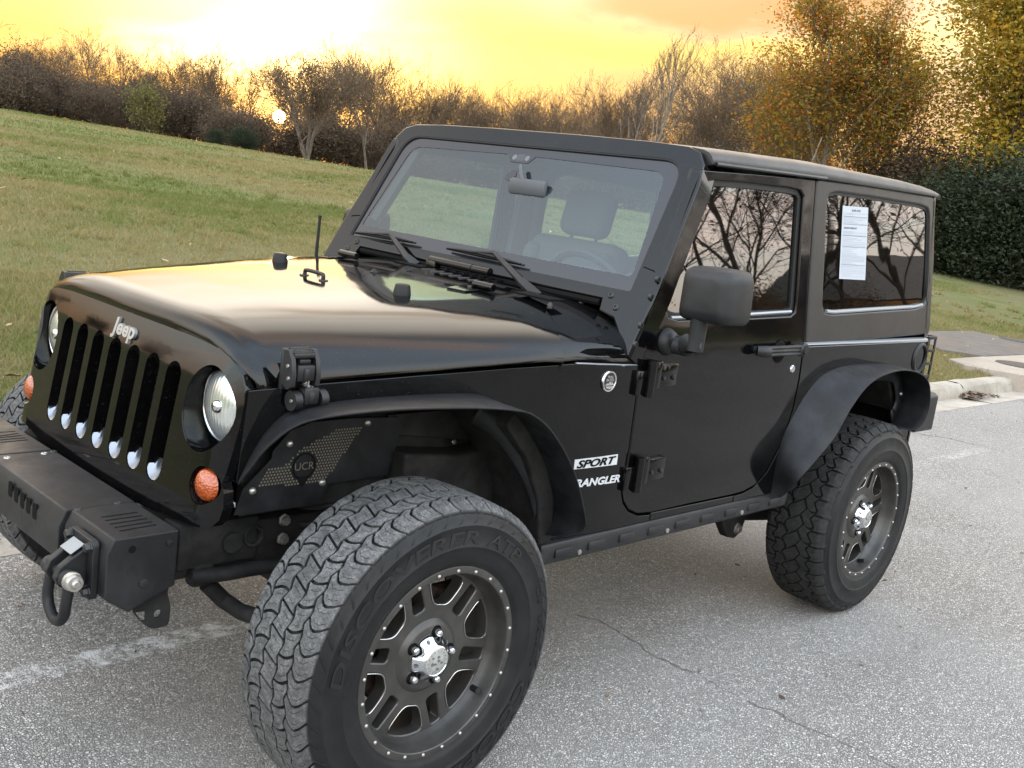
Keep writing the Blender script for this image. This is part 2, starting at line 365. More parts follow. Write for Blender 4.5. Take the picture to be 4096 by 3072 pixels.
def rubber(name, base, worn, amt):
    m, t, b = newmat(name); co = objco(t)
    n = nd(t, 'ShaderNodeTexNoise', {'Vector': co, 'Scale': 45.0, 'Detail': 8.0, 'Roughness': .75})
    n2 = nd(t, 'ShaderNodeTexNoise', {'Vector': co, 'Scale': 7.0, 'Detail': 3.0})
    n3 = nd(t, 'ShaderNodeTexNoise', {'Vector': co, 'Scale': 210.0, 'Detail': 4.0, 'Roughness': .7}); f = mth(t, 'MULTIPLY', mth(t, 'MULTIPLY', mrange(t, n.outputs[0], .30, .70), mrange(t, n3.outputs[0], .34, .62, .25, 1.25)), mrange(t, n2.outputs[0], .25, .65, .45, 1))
    uv = nd(t, 'ShaderNodeUVMap', uv_map='block'); su = nd(t, 'ShaderNodeSeparateXYZ', {0: uv.outputs[0]})
    zig = mth(t, 'MULTIPLY', mth(t, 'PINGPONG', mth(t, 'MULTIPLY', su.outputs[0], 9.0), 1.0), .10)
    q = mth(t, 'ABSOLUTE', mth(t, 'SUBTRACT', mth(t, 'FRACT', mth(t, 'ADD', mth(t, 'MULTIPLY', su.outputs[1], 2.0), zig)), .55))
    ins = mth(t, 'MULTIPLY', mrange(t, su.outputs[0], .14, .2), mrange(t, su.outputs[0], .86, .8))
    sipe = mth(t, 'MULTIPLY', mrange(t, q, .045, .02), ins)
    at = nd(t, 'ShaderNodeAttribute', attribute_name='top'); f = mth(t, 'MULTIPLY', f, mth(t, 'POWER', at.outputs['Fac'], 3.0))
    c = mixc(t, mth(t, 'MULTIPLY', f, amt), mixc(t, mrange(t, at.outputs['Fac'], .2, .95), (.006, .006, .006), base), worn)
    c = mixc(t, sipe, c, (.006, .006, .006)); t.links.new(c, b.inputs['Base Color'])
    b.inputs['Roughness'].default_value = .78; b.inputs['Specular IOR Level'].default_value = .28
    bp = nd(t, 'ShaderNodeBump', {'Height': n.outputs[0], 'Strength': .5, 'Distance': .003}); t.links.new(bp.outputs[0], b.inputs['Normal'])
    return m
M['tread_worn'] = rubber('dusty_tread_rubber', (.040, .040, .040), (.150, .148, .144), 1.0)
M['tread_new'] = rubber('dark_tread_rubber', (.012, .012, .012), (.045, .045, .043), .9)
M['side'] = simple('sidewall_rubber', (.0085, .0086, .009), .54, spec=.28, bump=(240, .12, .0015), var=.35, vscale=10, rvar=.06)
M['sideletter'] = simple('raised_sidewall_rubber', (.0105, .0105, .011), .48, spec=.34)
# ------------------------------------------------------------------ the vehicle
JEEP = tag(empty('off_road_vehicle'), 'black two-door off-road vehicle with hard top and steel bumper parked on the grey asphalt', 'car')
def hw(x):
    t = min(1, max(0, (x+.36)/1.16)); return .562+.238*(1-(1-t)**1.6)
def sy(x, z): return hw(x)-(.1000*(z-1.127) if z > 1.127 and x > .8 else 0)
def onS(p, off=0.0):
    y = -.75
    for _ in range(60):
        P = onY(p, y); y = .5*y-.5*(sy(P[0], P[2])+off)
    return (P[0], P[2])
def offset_poly(P, d):
    out = []; m = len(P); A = sum(P[i][0]*P[(i+1) % m][1]-P[(i+1) % m][0]*P[i][1] for i in range(m)); s = 1 if A > 0 else -1
    for i in range(m):
        a = np.array(P[i-1]); b = np.array(P[i]); c = np.array(P[(i+1) % m])
        e1 = b-a; e2 = c-b; n1 = np.array((e1[1], -e1[0]))/max(1e-9, np.linalg.norm(e1)); n2 = np.array((e2[1], -e2[0]))/max(1e-9, np.linalg.norm(e2))
        n = n1+n2; n /= max(1e-9, np.linalg.norm(n)); out.append(tuple(b+s*n*d/max(.5, float(n@n1))))
    return out
def panel(name, P, mat, parent=JEEP, off=0.0, th=.02, holes=(), cuts=(), bev=.004, seg=2, sgn=-1, label=None, bang=30):
    V2, F, B = fill2d(P, holes, cuts)
    V, F = slab(V2, F, B, lambda a, b: (a, sgn*(sy(a, b)+off), b), lambda a, b: (a, sgn*(sy(a, b)+off-th), b))
    mb = MB(); mb.add(V, F); return mb.build(name, M[mat], parent, bev=bev, seg=seg, label=label, bang=bang)
XC = [(0, x) for x in (-.3, -.2, -.1, 0, .1, .2, .3, .4, .5, .6, .7, .8)]; ZCUT = [(1, 1.127)]

# --- hood surface
def interp(x, xs, ys): return float(np.interp(x, xs, ys))
def zs_(x): return interp(x, (-.36, -.346, -.175, .058, .327, .555, .83), (1.012, 1.014, 1.036, 1.060, 1.083, 1.097, 1.087))
def zc_(x): return interp(x, (-.34, -.1, .3, .6, .85), (1.148, 1.172, 1.204, 1.223, 1.238))
def sec(x, w, zs, zc, n, m, th):
    s = abs(math.sin(th)); c = max(0, math.cos(th)); return math.copysign(w*s**(2/n), math.sin(th)), zs+(zc-zs)*c**(2/m)
def gx(y, z): return -.395-(1.024-z)*.151+.057*y*y+8*max(0, abs(y)-.50)**2+1.0*max(0, z-.985)**2
def xr(y): return max(.50, .792-.50*y*y)
TH = [math.pi/2*k/30 for k in range(-30, 31)]
rows = []; NX = 34
for i in range(NX+9):
    row = []
    for th in TH:
        if i < 9:                                              # rolled front lip
            a = math.pi/2*i/9; e = i/9
            w = .565+(hw(-.30)-.006-.565)*math.sin(a); zc = 1.103+(1.148-1.103)*math.sin(a); zs = 1.012
            y, z = sec(0, w, zs, zc, 5, 1.75, th); x = gx(y, 1.08)+.002+.05*(1-math.cos(a))
        else:
            f = (i-9)/(NX-1); x0 = gx(.0, 1.08)+.052; w0 = hw(-.30)-.006; n = 5-1.1*min(1, f*1.5); mm = 1.75+.25*f
            y, z = sec(0, w0, zs_(x0), 1.148, n, mm, th)
            xa = gx(y, 1.08)+.052; xb = xr(y); x = xa+(xb-xa)*f; w = hw(max(x, -.30))-.006
            y, z = sec(x, w, zs_(x), zc_(x), n, mm, th); x = xa+(xr(y)-xa)*f
        row.append((x, y, z))
    rows.append(row)
mb = MB(); G = rows
V, F = [], []
mb.grid(G)
L = len(TH)
for side in (0, L-1):                                          # return flanges
    mb.grid([[G[i][side], (G[i][side][0], G[i][side][1]*.965, G[i][side][2]-.004)] for i in range(len(G))])
mb.grid([[p, (p[0]+.01, p[1]*.985, p[2]-.03)] for p in G[0][9:-9]]); mb.grid([[p, (p[0]-.004, p[1]*.99, p[2]-.03)] for p in G[-1]])
HOOD = mb.build('hood', M['paint'], JEEP, ang=50)
def hoodz(x, y):
    w = hw(x)-.006; s = min(.999, abs(y)/w); n = 3.9+1.1*max(0, 1-(x+.34)/.7); mm = 1.95
    return zs_(x)+(zc_(x)-zs_(x))*(1-s**n)**(1/mm)
def onH(p):
    z = 1.2
    for _ in range(20):
        P = onZ(p, z); z = hoodz(P[0], P[1])
    return np.array((P[0], P[1], z))
# cowl behind the hood seam
mb = MB(); rows = []
for k in range(8):
    f = k/7; row = []
    for th in TH:
        y, z = sec(0, hw(.6)-.006, 0, 1, 3.9, 2, th); xa = xr(y)+.007; xb = .845 if abs(y) > .5 else .845; x = xa+(xb-xa)*f; w = hw(x)-.006
        y, z = sec(x, w, zs_(x), zc_(x), 3.9, 2, th); row.append((x, y, z))
    rows.append(row)
mb.grid(rows); mb.grid([[p, (p[0]+.004, p[1]*.99, p[2]-.03)] for p in rows[0]])
mb.grid([[r[0], (r[0][0], r[0][1]*.965, r[0][2]-.004)] for r in rows]); mb.grid([[r[-1], (r[-1][0], r[-1][1]*.965, r[-1][2]-.004)] for r in rows])
COWL = mb.build('cowl', M['paint'], JEEP, ang=50)

# --- door outline, side panels
door_px = [z8(303, 262), z8(640, 288), z8(982, 322), z8(940, 900), ZB(1272, 510), ZB(1255, 600), ZB(1238, 720), ZB(1205, 880), ZB(1165, 1010), ZB(1120, 1110), ZB(1060, 1225), ZB(985, 1308), ZB(930, 1338), ZB(870, 1355), ZB(640, 1403), ZB(415, 1455), ZB(350, 1462), ZB(300, 1438), ZB(272, 1395), ZB(262, 1340), ZB(272, 1290), ZB(306, 1080), ZB(335, 870), ZB(352, 740), ZB(362, 640), ZB(378, 590), ZB(402, 450), z5(1240, 1400), z5(1318, 1190), z5(1390, 1000), z5(1465, 800), z5(1600, 430)]
D = [onS(p) for p in door_px]
win_px = [z8(352, 338), z8(395, 325), z8(600, 342), z8(840, 372), z8(890, 385), z8(912, 425), z8(905, 520), z8(868, 1050), z8(862, 1105), z8(835, 1130), z8(600, 1142), z8(170, 1155), z8(115, 1138), z8(95, 1090), z8(130, 960), z8(200, 740), z8(300, 450)]
DW = [onS(p) for p in win_px]
Dg = offset_poly(D, .006)
i_top = 25
front_edge = [p for p in Dg[15:27]][::-1]                      # going down the front of the door, then its toe
seam = [(x, zs_(x)-.007) for x in (-.345, -.26, -.175, -.05, .058, .2, .327, .45, .555, .7, .845)]
arch = [(.50, .60), (.47, .70), (.42, .80), (.35, .90), (.26, .965), (.1, .985), (-.15, .985), (-.24, .955), (-.29, .90), (-.325, .83), (-.340, .785), (-.356, .785)]
fe = [p for p in front_edge if p[1] < 1.08 and p[1] > .59]
fe = sorted([p for p in fe if p[0] < 1.0], key=lambda p: -p[1]+p[0]*.001)
P_front = seam+[(.838, 1.07)]+[p for p in fe if p[1] < 1.06]+[(1.0, .592), (1.0, .572), (.50, .572)]+arch
rear_e = [p for p in Dg[4:14]]
arch_r = [(1.775, .575), (1.765, .74), (1.83, .86), (1.92, .955), (2.02, 1.003), (2.16, 1.025), (2.41, 1.026), (2.60, 1.01), (2.70, .95), (2.76, .85), (2.79, .72)]
P_rear = [(2.905, 1.126), (Dg[4][0]-.001, 1.126)]+[p for p in rear_e if p[1] < 1.12]+[(1.49, .592), (1.49, .572)]+arch_r+[(2.80, .66), (2.905, .66)]
for s in (-1, 1):
    panel('front_fender', P_front, 'paint', cuts=XC, bev=.006, sgn=s)
    panel('rear_quarter_panel', P_rear, 'paint', bev=.012, seg=3, sgn=s, cuts=[(0, 2.0), (0, 2.4)])
    panel('sill', [(1.004, .572), (1.486, .572), (1.486, .594), (1.004, .598)], 'paint', bev=.003, sgn=s)
    panel('inner_side', [(.84, .58), (1.75, .58), (1.85, 1.1), (2.85, 1.1), (2.85, 1.13), (.84, 1.2)], 'dark', off=-.024, th=.01, bev=0, sgn=s, cuts=ZCUT)
    dr = panel('door', D, 'paint', holes=[DW], cuts=ZCUT, bev=.007, seg=3, th=.045, sgn=s)
    Wn = offset_poly(DW, -.012)
    panel('window_seal', offset_poly(DW, .004), 'trim', dr, holes=[offset_poly(DW, -.020)], off=-.012, th=.02, bev=.002, sgn=s, cuts=ZCUT)
    panel('window', offset_poly(DW, -.014), 'tint' if s < 0 else 'clear', dr, off=-.021, th=.004, bev=0, sgn=s, cuts=ZCUT)
    if s < 0: DOOR = dr
    else: DOOR_FAR = dr
# sky sheen on the black ledge below the door window, built as a pale tube
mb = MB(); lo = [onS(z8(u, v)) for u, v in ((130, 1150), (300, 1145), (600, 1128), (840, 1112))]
mb.tube([(x, -(sy(x, z)-.006), z+.004) for x, z in lo], .006, 6); mb.build('door_sill_sheen', M['ledge_sheen'], DOOR)
# door handle in its round cup
c = onS(ZB(1130, 555)); mb = MB()
mb.lathe([(.0, -.002), (.030, -.004), (.039, -.0005), (.042, .002), (.043, .0)], 32, (c[0], -(sy(*c)+.001), c[1]-.004)); mb.build('handle_cup', M['dark'], DOOR)
hA = onY(ZB(1045, 563), -.835); hB = onY(ZB(1262, 553), -.835); mb = MB()
for dz in (.012, -.012): mb.tube([hA+np.array((.022, 0, dz)), hB+np.array((-.02, 0, dz*1.05))], .0065, 8)
mb.tube([hA+np.array((-.016, .018, 0)), hA+np.array((0, .002, 0)), hA+np.array((.024, 0, 0))], [.017, .0195, .020], 14)
mb.lathe([(.0, .0), (.020, .0), (.025, -.004), (.026, -.02), (.020, -.026), (.0, -.026)], 22, hB+np.array((0, .016, 0)))
mb.tube([hA+np.array((.02, .006, 0)), hB+np.array((-.02, .006, 0))], [.010, .010], 8)
mb.tube([hB+np.array((0, .04, 0)), hB+np.array((0, .0, 0))], .016, 10); mb.tube([hA+np.array((0, .04, 0)), hA], .012, 10)
HANDLE = mb.build('door_handle', M['plastic'], DOOR)
MB().lathe([(0, -.0305), (.0155, -.0305), (.0165, -.028), (.0165, -.02)], 20, hB+np.array((0, .016, 0))).build('push_button', M['trim'], HANDLE)
c = onS(ZB(1201, 658)); MB().lathe([(.0, -.004), (.012, -.0045), (.0145, -.002), (.015, .002)], 24, (c[0], -(sy(*c)), c[1])).build('key_lock', M['brightchrome'], DOOR)
# hinges
for (px, sc) in ((ZB(440, 690), 1), (ZB(372, 1212), 1)):
    c = onS(px); y0 = -sy(*c); x, z = c
    mb = MB(); mb.box((x+.045, y0-.008, z), (.105, .018, .072), .005); mb.box((x-.022, y0-.014, z+.006), (.035, .034, .085), .006); 
    mb.tube([(x-.042, y0-.018, z+.048), (x-.042, y0-.018, z-.062)], .0165, 12); mb.box((x-.075, y0-.004, z-.02), (.05, .02, .075), .004)
    HG = mb.build('door_hinge', M['paint'], DOOR)
    for dx in (.025, .075):
        MB().lathe([(0, -.0065), (.006, -.0065), (.0075, -.003), (.0075, 0)], 10, (x+dx, y0-.017, z-.008)).build('hinge_bolt', M['blackbolt'], HG)
# mirror
mb = MB(); n0 = [onX(ZB(u, v), .86) for u, v in ((580, 180), (640, 80), (855, 150), (840, 395), (600, 375), (565, 345))]
Pm = rounded([(-.872, 1.395), (-1.040, 1.398), (-1.050, 1.240), (-.872, 1.234)], [.035, .04, .035, .03], 6)   # (y,z) seen from the front
for i, (dx, sc) in enumerate(((0, .80), (.008, .90), (.022, .965), (.05, 1.0), (.115, 1.0), (.125, .97))): pass
ring = []
for dx, sc in ((-.006, .0), (-.006, .55), (-.002, .82), (.010, .93), (.030, .985), (.06, 1.0), (.118, 1.01), (.124, .985), (.112, .93), (.108, .0)):
    cy, cz = -.958, 1.317; ring.append([(.855+dx-.02*(abs(y-cy)/.09)*0, cy+(y-cy)*sc, cz+(z-cz)*sc) for y, z in Pm])
mb.grid([r+[r[0]] for r in ring]); MIR = mb.build('wing_mirror', M['plastic'], DOOR, ang=70)
mb = MB(); a = onY(ZB(495, 505), -.79); mb.lathe([(.0, -.030), (.020, -.030), (.033, -.022), (.042, -.004), (.043, .012)], 28, (a[0], -sy(a[0], a[2]), a[2]))
e = onY(ZB(655, 520), -.93); mb.tube([(a[0], -.80, a[2]-.002), (a[0]+.02, -.86, a[2]-.004), (e[0]-.02, -.925, e[2]), (e[0]+.006, -.945, e[2])], [.029, .029, .030, .027], 14)
mb.tube([(e[0], -.935, e[2]-.018), (e[0], -.938, e[2]+.05), (e[0]-.01, -.94, 1.27)], [.0265, .0255, .024], 16); mb.build('mirror_arm', M['plastic'], MIR)
MB().add([(.9655, y, z) for y, z in rounded([(-.885, 1.382), (-1.028, 1.385), (-1.036, 1.252), (-.885, 1.247)], .03, 5)], [list(range(24))]).build('mirror_glass', M['chrome'], MIR, smooth=False)
# the far mirror
mb = MB(); mb.grid([[(x+.17, -y-.055, z-.015) for x, y, z in r+[r[0]]] for r in ring]); mb.tube([(.95, .79, 1.17), (1.04, .88, 1.16), (1.055, .89, 1.26)], .024, 10); mb.build('wing_mirror', M['plastic'], DOOR_FAR, ang=70)
# badges on the fender
def side_text(s, px, size, mat, parent, ext=.0015, shear=.25, off=.0, wid=None, tilt=None, name='lettering', oy=.0015, hgt=None):
    V, F = textmesh(s, 1, .02, shear, off); V = np.array(V); lo, hi = V.min(0), V.max(0); V -= (lo+hi)/2; sz = hi-lo
    a, b = px; A = onS(a); B = onS(b); w = math.hypot(B[0]-A[0], B[1]-A[1]); ux, uz = (B[0]-A[0])/w, (B[1]-A[1])/w
    kx = w/sz[0]; kz = (hgt or size)/sz[1]; cx, cz = (A[0]+B[0])/2, (A[1]+B[1])/2; out = []
    for v in V:
        x = cx+v[0]*kx*ux-v[1]*kz*uz; z = cz+v[0]*kx*uz+v[1]*kz*ux; out.append((x, -(sy(x, z)+oy+(v[2]/.02)*ext), z))
    mb = MB(); mb.add(out, F); return mb.build(name, M[mat], parent, smooth=False)
BADGE = empty('fender_lettering', parent=JEEP)
M['fins'] = simple('dusty_fins', (.22, .21, .20), .7)
pl = [onS(ZB(u, v)) for u, v in ((-2, 1160), (236, 1129), (229, 1186), (-8, 1213))]
mb = MB(); V2, F2, B2 = fill2d(pl, (), [(0, x) for x in (.5, .55, .6, .65, .7, .75)]); mb.add(*slab(V2, F2, B2, lambda a, b: (a, -(sy(a, b)+.0015), b), lambda a, b: (a, -sy(a, b)+.001, b))); mb.build('decal_plate', M['silver'], BADGE, smooth=False)
side_text('SPORT', (ZB(8, 1186), ZB(222, 1158)), .021, 'dark', BADGE, off=.022, hgt=.0235, shear=.3, oy=.003, ext=.0008)
side_text('WRANGLER', (ZB(-62, 1298), ZB(245, 1260)), .022, 'silver', BADGE, off=.03, hgt=.024, shear=.2, oy=.002, ext=.0008)
c = onS(ZB(187, 726)); y0 = -(sy(*c)); mb = MB(); mb.lathe([(0, -.003), (.0255, -.003), (.0265, -.0045), (.030, -.0045), (.0315, -.002), (.032, .001)], 40, (c[0], y0, c[1])); EMB = mb.build('round_emblem', M['brightchrome'], JEEP)
MB().lathe([(0, -.0036), (.0258, -.0036), (.0258, -.002)], 40, (c[0], y0, c[1])).build('emblem_disc', M['tag'], EMB)
def flat_text(s, cx, cz, w, h, y, mat, parent, name='lettering', shear=0, off=.02, ext=.0006):
    V, F = textmesh(s, 1, .02, shear, off); V = np.array(V); lo, hi = V.min(0), V.max(0); V -= (lo+hi)/2; sz = hi-lo
    mb = MB(); mb.add([(cx+v[0]*w/sz[0], y-(v[2]/.02)*ext, cz+v[1]*h/sz[1]) for v in V], F); return mb.build(name, M[mat], parent, smooth=False)
flat_text('TRAIL', c[0], c[1]+.0135, .028, .0075, y0-.0045, 'brightchrome', EMB); flat_text('RATED', c[0], c[1]+.0045, .034, .0075, y0-.0045, 'brightchrome', EMB)
mb = MB(); cx, cz = c; Pm2 = [(-.021, -.011), (-.012, -.004), (-.008, -.0065), (0, .0005), (.005, -.004), (.010, -.0015), (.021, -.011)]
mb.prism([(cx+a, y0-.0055, cz+b) for a, b in Pm2], (0, .002, 0)); mb.prism([(cx+a, y0-.0055, cz+b) for a, b in ((-.019, -.0135), (.019, -.0135), (.012, -.020), (0, -.0225), (-.012, -.020))], (0, .002, 0)); mb.build('mountain_mark', M['brightchrome'], EMB, smooth=False)

# --- grille
half = [(0, 1.095), (.20, 1.096), (.367, 1.095), (.45, 1.087), (.501, 1.076), (.528, 1.062), (.546, 1.042), (.558, 1.012), (.563, .978), (.564, .924), (.562, .87), (.559, .815), (.555, .785), (.561, .765), (.566, .73), (.564, .698), (.554, .680), (.53, .674), (.50, .673), (.45, .670), (.332, .659), (.2, .652), (0, .650)]
GO = [(y, z) for y, z in half]+[(-y, z) for y, z in half[-2:0:-1]]
def circ(cy, cz, r, n=36): return [(cy+r*math.cos(2*math.pi*k/n), cz+r*math.sin(2*math.pi*k/n)) for k in range(n)]
def stad(cy, z0, z1, hwid, n=8):
    P = [];
    for k in range(n+1): a = math.pi*k/n; P.append((cy+hwid*math.cos(a), z1-hwid+hwid*math.sin(a)))
    for k in range(n+1): a = math.pi+math.pi*k/n; P.append((cy+hwid*math.cos(a), z0+hwid+hwid*math.sin(a)))
    return P
slots = [stad((i-3)*.1017, .7245, 1.0245, .0335) for i in range(7)]
HL = (.463, .943, .0905); SG = (.511, .770, .0455)
HZ = 1.14
def circ2(cy, cz, r, n=36): return [(y, cz+(z-cz)*HZ) for y, z in circ(cy, cz, r, n)]
lights = [circ2(s*HL[0], HL[1], HL[2]) for s in (-1, 1)]+[circ(s*SG[0], SG[1], SG[2], 24) for s in (-1, 1)]
V2, F, B = fill2d(GO, slots+lights, [(0, y) for y in (-.55, -.535, -.52, -.50, -.35, -.15, .15, .35, .50, .52, .535, .55)]+[(1, z) for z in (1.0, 1.02, 1.04, 1.06, 1.075)])
mb = MB(); mb.add(*slab(V2, F, B, lambda y, z: (gx(y, z), y, z), lambda y, z: (gx(y, z)+.026, y, z))); GR = mb.build('grille', M['paint'], JEEP, bev=.005, seg=3)
mb = MB(); mb2 = []
def ins(P, d, cy, cz, lift=0):
    return P
for i, P in enumerate(slots):
    cy = (i-3)*.1017; L0 = [(gx(y, z)+.010, y, z) for y, z in P]
    L1 = [(gx(y, z)+.028, cy+(y-cy)*.93, .874+(z-.874)*.985) for y, z in P]
    L2 = [(gx(y, z)+.055, cy+(y-cy)*.90, max(.874+(z-.874)*.98, .745)) for y, z in P]
    mb.grid([L0+[L0[0]], L1+[L1[0]], L2+[L2[0]]])
    n = 10; low = [p for p in P if p[1] < .7245+.0337]
    A = [(gx(y, z)+.003, cy+(y-cy)*.985, z+.0012) for y, z in low]; Bq = [(gx(y, z)+.035, cy+(y-cy)*.93, .776+(.7-z)*.1) for y, z in low]
    mm = [tuple((np.array(a)*.5+np.array(b)*.5)+np.array((.004, 0, -.006))) for a, b in zip(A, Bq)]
    cm = MB(); cm.grid([A, mm, Bq]); cm.build('slot_tip', M['tip'], GR, ang=80)
mb.build('slot_flange', M['paint'], GR, ang=60)
# radiator behind
mb = MB(); mb.box((-.285, 0, .86), (.03, .80, .44)); RAD = mb.build('radiator', M['dark'], GR, smooth=False)
mb = MB()
for k in range(20): mb.box((-.322, -.12, .655+k*.021), (.012, .60, .0095))
mb.build('radiator_fins', M['fins'], GR, smooth=False)
for s in (-1, 1):
    mb = MB(); cy, cz = s*HL[0], HL[1]
    rr = []
    for d, r in ((.004, .090), (.012, .0895), (.03, .0885), (.075, .087), (.077, .02)): rr.append([(gx(y, z)+d, cy+(y-cy)*r/HL[2], cz+(z-cz)*r/HL[2]) for y, z in circ2(cy, cz, HL[2])])
    mb.grid([r+[r[0]] for r in rr]); bk = mb.build('headlight_bucket', M['paint'], GR, ang=60)
    HLt = empty('headlight', parent=GR)
    x0 = gx(cy, cz)+.050; mb = MB(); R = .089; cy = cy-s*.003
    mb.lathe([(0, -.024), (.02, -.0235), (.045, -.019), (.065, -.0125), (.077, -.006), (.0835, 0), (.0865, .004)], 48, (x0, cy, cz+.004), 'x'); mb.build('headlight_lens', M['lamp'], HLt, ang=80)
    mb = MB(); mb.lathe([(.0825, -.002), (.0865, -.004), (.0885, .0), (.0885, .014)], 48, (x0, cy, cz+.004), 'x'); mb.build('retaining_ring', M['chrome'], HLt, ang=60)
    mb = MB(); mb.lathe([(0, -.034), (.010, -.033), (.0145, -.029), (.0165, -.022)], 24, (x0, cy-.014, cz+.006), 'x'); mb.build('bulb_shield', M['chrome'], HLt, ang=80)
    cy, cz = s*SG[0], SG[1]; x0 = gx(cy, cz); mb = MB()
    rr = []
    for d, r in ((.004, .0453), (.012, .044), (.026, .042), (.027, .01)): rr.append([(gx(y, z)+d, cy+(y-cy)*r/SG[2], cz+(z-cz)*r/SG[2]) for y, z in circ(cy, cz, SG[2], 24)])
    mb.grid([r+[r[0]] for r in rr]); mb.build('signal_bucket', M['paint'], GR, ang=60)
    mb = MB(); mb.lathe([(0, -.016), (.015, -.0145), (.027, -.0095), (.036, -.002), (.0405, .008), (.041, .014)], 32, (x0+.008, cy, cz), 'x'); mb.build('turn_signal', M['amber'], GR, ang=80)
# name badge on the grille
V, F = textmesh('Jeep', 1, .05, 0, .030); V = np.array(V); lo, hi = V.min(0), V.max(0); V = (V-(lo+hi)/2)/(hi-lo)
V0 = np.array([(-.012, 1.052)])[0]; mb = MB(); LW, LH = .122, .055
def letter(v, gro=0, dep=0): 
    y = -.030-v[0]*LW; z = 1.049+v[1]*LH; return (gx(y, z)-.004-v[2]*.008-dep, y, z)
mb.add([letter(v) for v in V], F); mb.build('name_badge', M['badge'], GR)
# --- front bumper (steel, stubby)
BZ = .672; yE = -.528
ep = [Z2(1190, 690), Z2(762, 770), Z2(710, 868), Z2(706, 1160), Z2(850, 1247), Z2(905, 1215), Z2(1165, 1062)]
E3 = [onY(p, yE) for p in ep]; xs = [(p[0], p[2]) for p in E3]; print('bumper end', [(round(a, 3), round(b, 3)) for a, b in xs])
BP = empty('front_bumper', parent=JEEP)
seamN = onZ(Z2(880, 515), BZ)[1]; seamF = onZ(Z2(355, 170), BZ)[1]; print('bumper seams', seamN, seamF)
def bump_sec(y0, y1, prof, name, bev=.004):
    mb = MB(); mb.prism([(x, y0, z) for x, z in prof], (0, y1-y0, 0)); return mb.build(name, M['bumper'], BP, bev=bev, seg=2)
ztop = (xs[0][1]+xs[1][1])/2; xrear = xs[0][0]; xtf = xs[1][0]; xf = xs[2][0]; zf = xs[2][1]; zb = xs[3][1]
prof_end = [(xrear, ztop), (xtf, ztop), (xf, zf), (xf, zb), (xs[4][0], xs[4][1]), (xrear, xs[6][1])]
V2, F2, B2 = fill2d(prof_end); 
bump_sec(yE, seamN+.0, prof_end, 'bumper_end'); bump_sec(seamF+.002, -yE+.08, prof_end, 'bumper_end')
prof_mid = [(xrear+.004, ztop-.001), (xtf-.012, ztop-.001), (xf-.012, zf-.006), (xf-.012, zf-.085), (xf+.03, zf-.10), (xrear+.004, zf-.10)]
CEN = bump_sec(seamN+.003, seamF-.001, prof_mid, 'winch_cover')
# slots in the end caps' tops (dark recess strips) and in the centre face
for pts in ([(680, 612, 905, 580), (708, 634, 937, 602), (738, 657, 968, 622), (770, 680, 1000, 643), (802, 703, 1030, 663)], [(-60, 52, 95, 43), (-30, 78, 118, 56), (-15, 86, 140, 70), (0, 100, 160, 85), (10, 115, 180, 99)]):
    for u0, v0, u1, v1 in pts:
        a = onZ(Z2(u0, v0), ztop); b = onZ(Z2(u1, v1), ztop); d = b-a; d /= np.linalg.norm(d); nrm = np.array((-d[1], d[0], 0))
        P = [];  w = .0036
        for k in range(7): t = math.pi/2+math.pi*k/6; P.append(a+w*(math.cos(t)*d+math.sin(t)*nrm))
        for k in range(7): t = -math.pi/2+math.pi*k/6; P.append(b+w*(math.cos(t)*d+math.sin(t)*nrm))
        mb = MB(); mb.prism([(p[0], p[1], ztop+.0004) for p in P], (0, 0, -.002)); mb.build('vent_slot', M['dark'], BP, smooth=False)
for u, v in ((68, 425), (107, 462), (147, 500), (187, 535), (228, 573)):
    c = onX(Z2(u, v), xf-.0125); mb = MB(); P = rrect(c[1]-.012, c[1]+.012, c[2]-.020, c[2]+.020, .008); mb.prism([(xf-.0128, y, z) for y, z in P], (.002, 0, 0)); mb.build('face_slot', M['dark'], BP, smooth=False)
for u, v in ((48, 216), (296, 187), (785, 517), (520, 560), (355, 175)):
    c = onZ(Z2(u, v), ztop); mb = MB(); mb.lathe([(.0, .001), (.0035, .001), (.0045, .0028), (.0085, .002), (.0098, 0)], 16, (c[0], c[1], ztop-.001), 'z'); mb.build('cover_bolt', M['blackbolt'] if u > 300 else M['steel'], BP)
# end face holes and plug
for u, v, r, m_ in ((878, 826, .0085, 'dark'), (1125, 780, .0085, 'bumper'), (950, 1046, .0105, 'blackbolt')):
    c = onY(Z2(u, v), yE); mb = MB(); mb.lathe([(0, -.0012 if m_ == 'dark' else -.005), (r, -.0012 if m_ == 'dark' else -.004), (r+.001, .002)], 20, (c[0], yE, c[2])); mb.build('end_hole' if m_ == 'dark' else 'plug', M[m_], BP)
# lower bracket wing
wp = [Z2(880, 1245), Z2(960, 1330), Z2(1010, 1357), Z2(1120, 1330), Z2(1135, 1200), Z2(1110, 1110), Z2(1130, 1060), Z2(950, 1080)]
Wg = [onY(p, yE+.02) for p in wp]; hc = onY(Z2(1047, 1254), yE+.02); h2 = [onY(Z2(u, v), yE+.02) for u, v in ((900, 1245), (968, 1235), (968, 1300), (940, 1302))]
V2, F2, B2 = fill2d(rounded([(p[0], p[2]) for p in Wg], .012), [[(hc[0]+.010*math.cos(a), hc[2]+.010*math.sin(a)) for a in np.linspace(0, 2*math.pi, 16, False)], [(p[0], p[2]) for p in h2]])
mb = MB(); mb.add(*slab(V2, F2, B2, lambda a, b: (a, yE+.02, b), lambda a, b: (a, yE+.028, b))); BK = mb.build('bumper_bracket', M['under'], BP, bev=.0015)
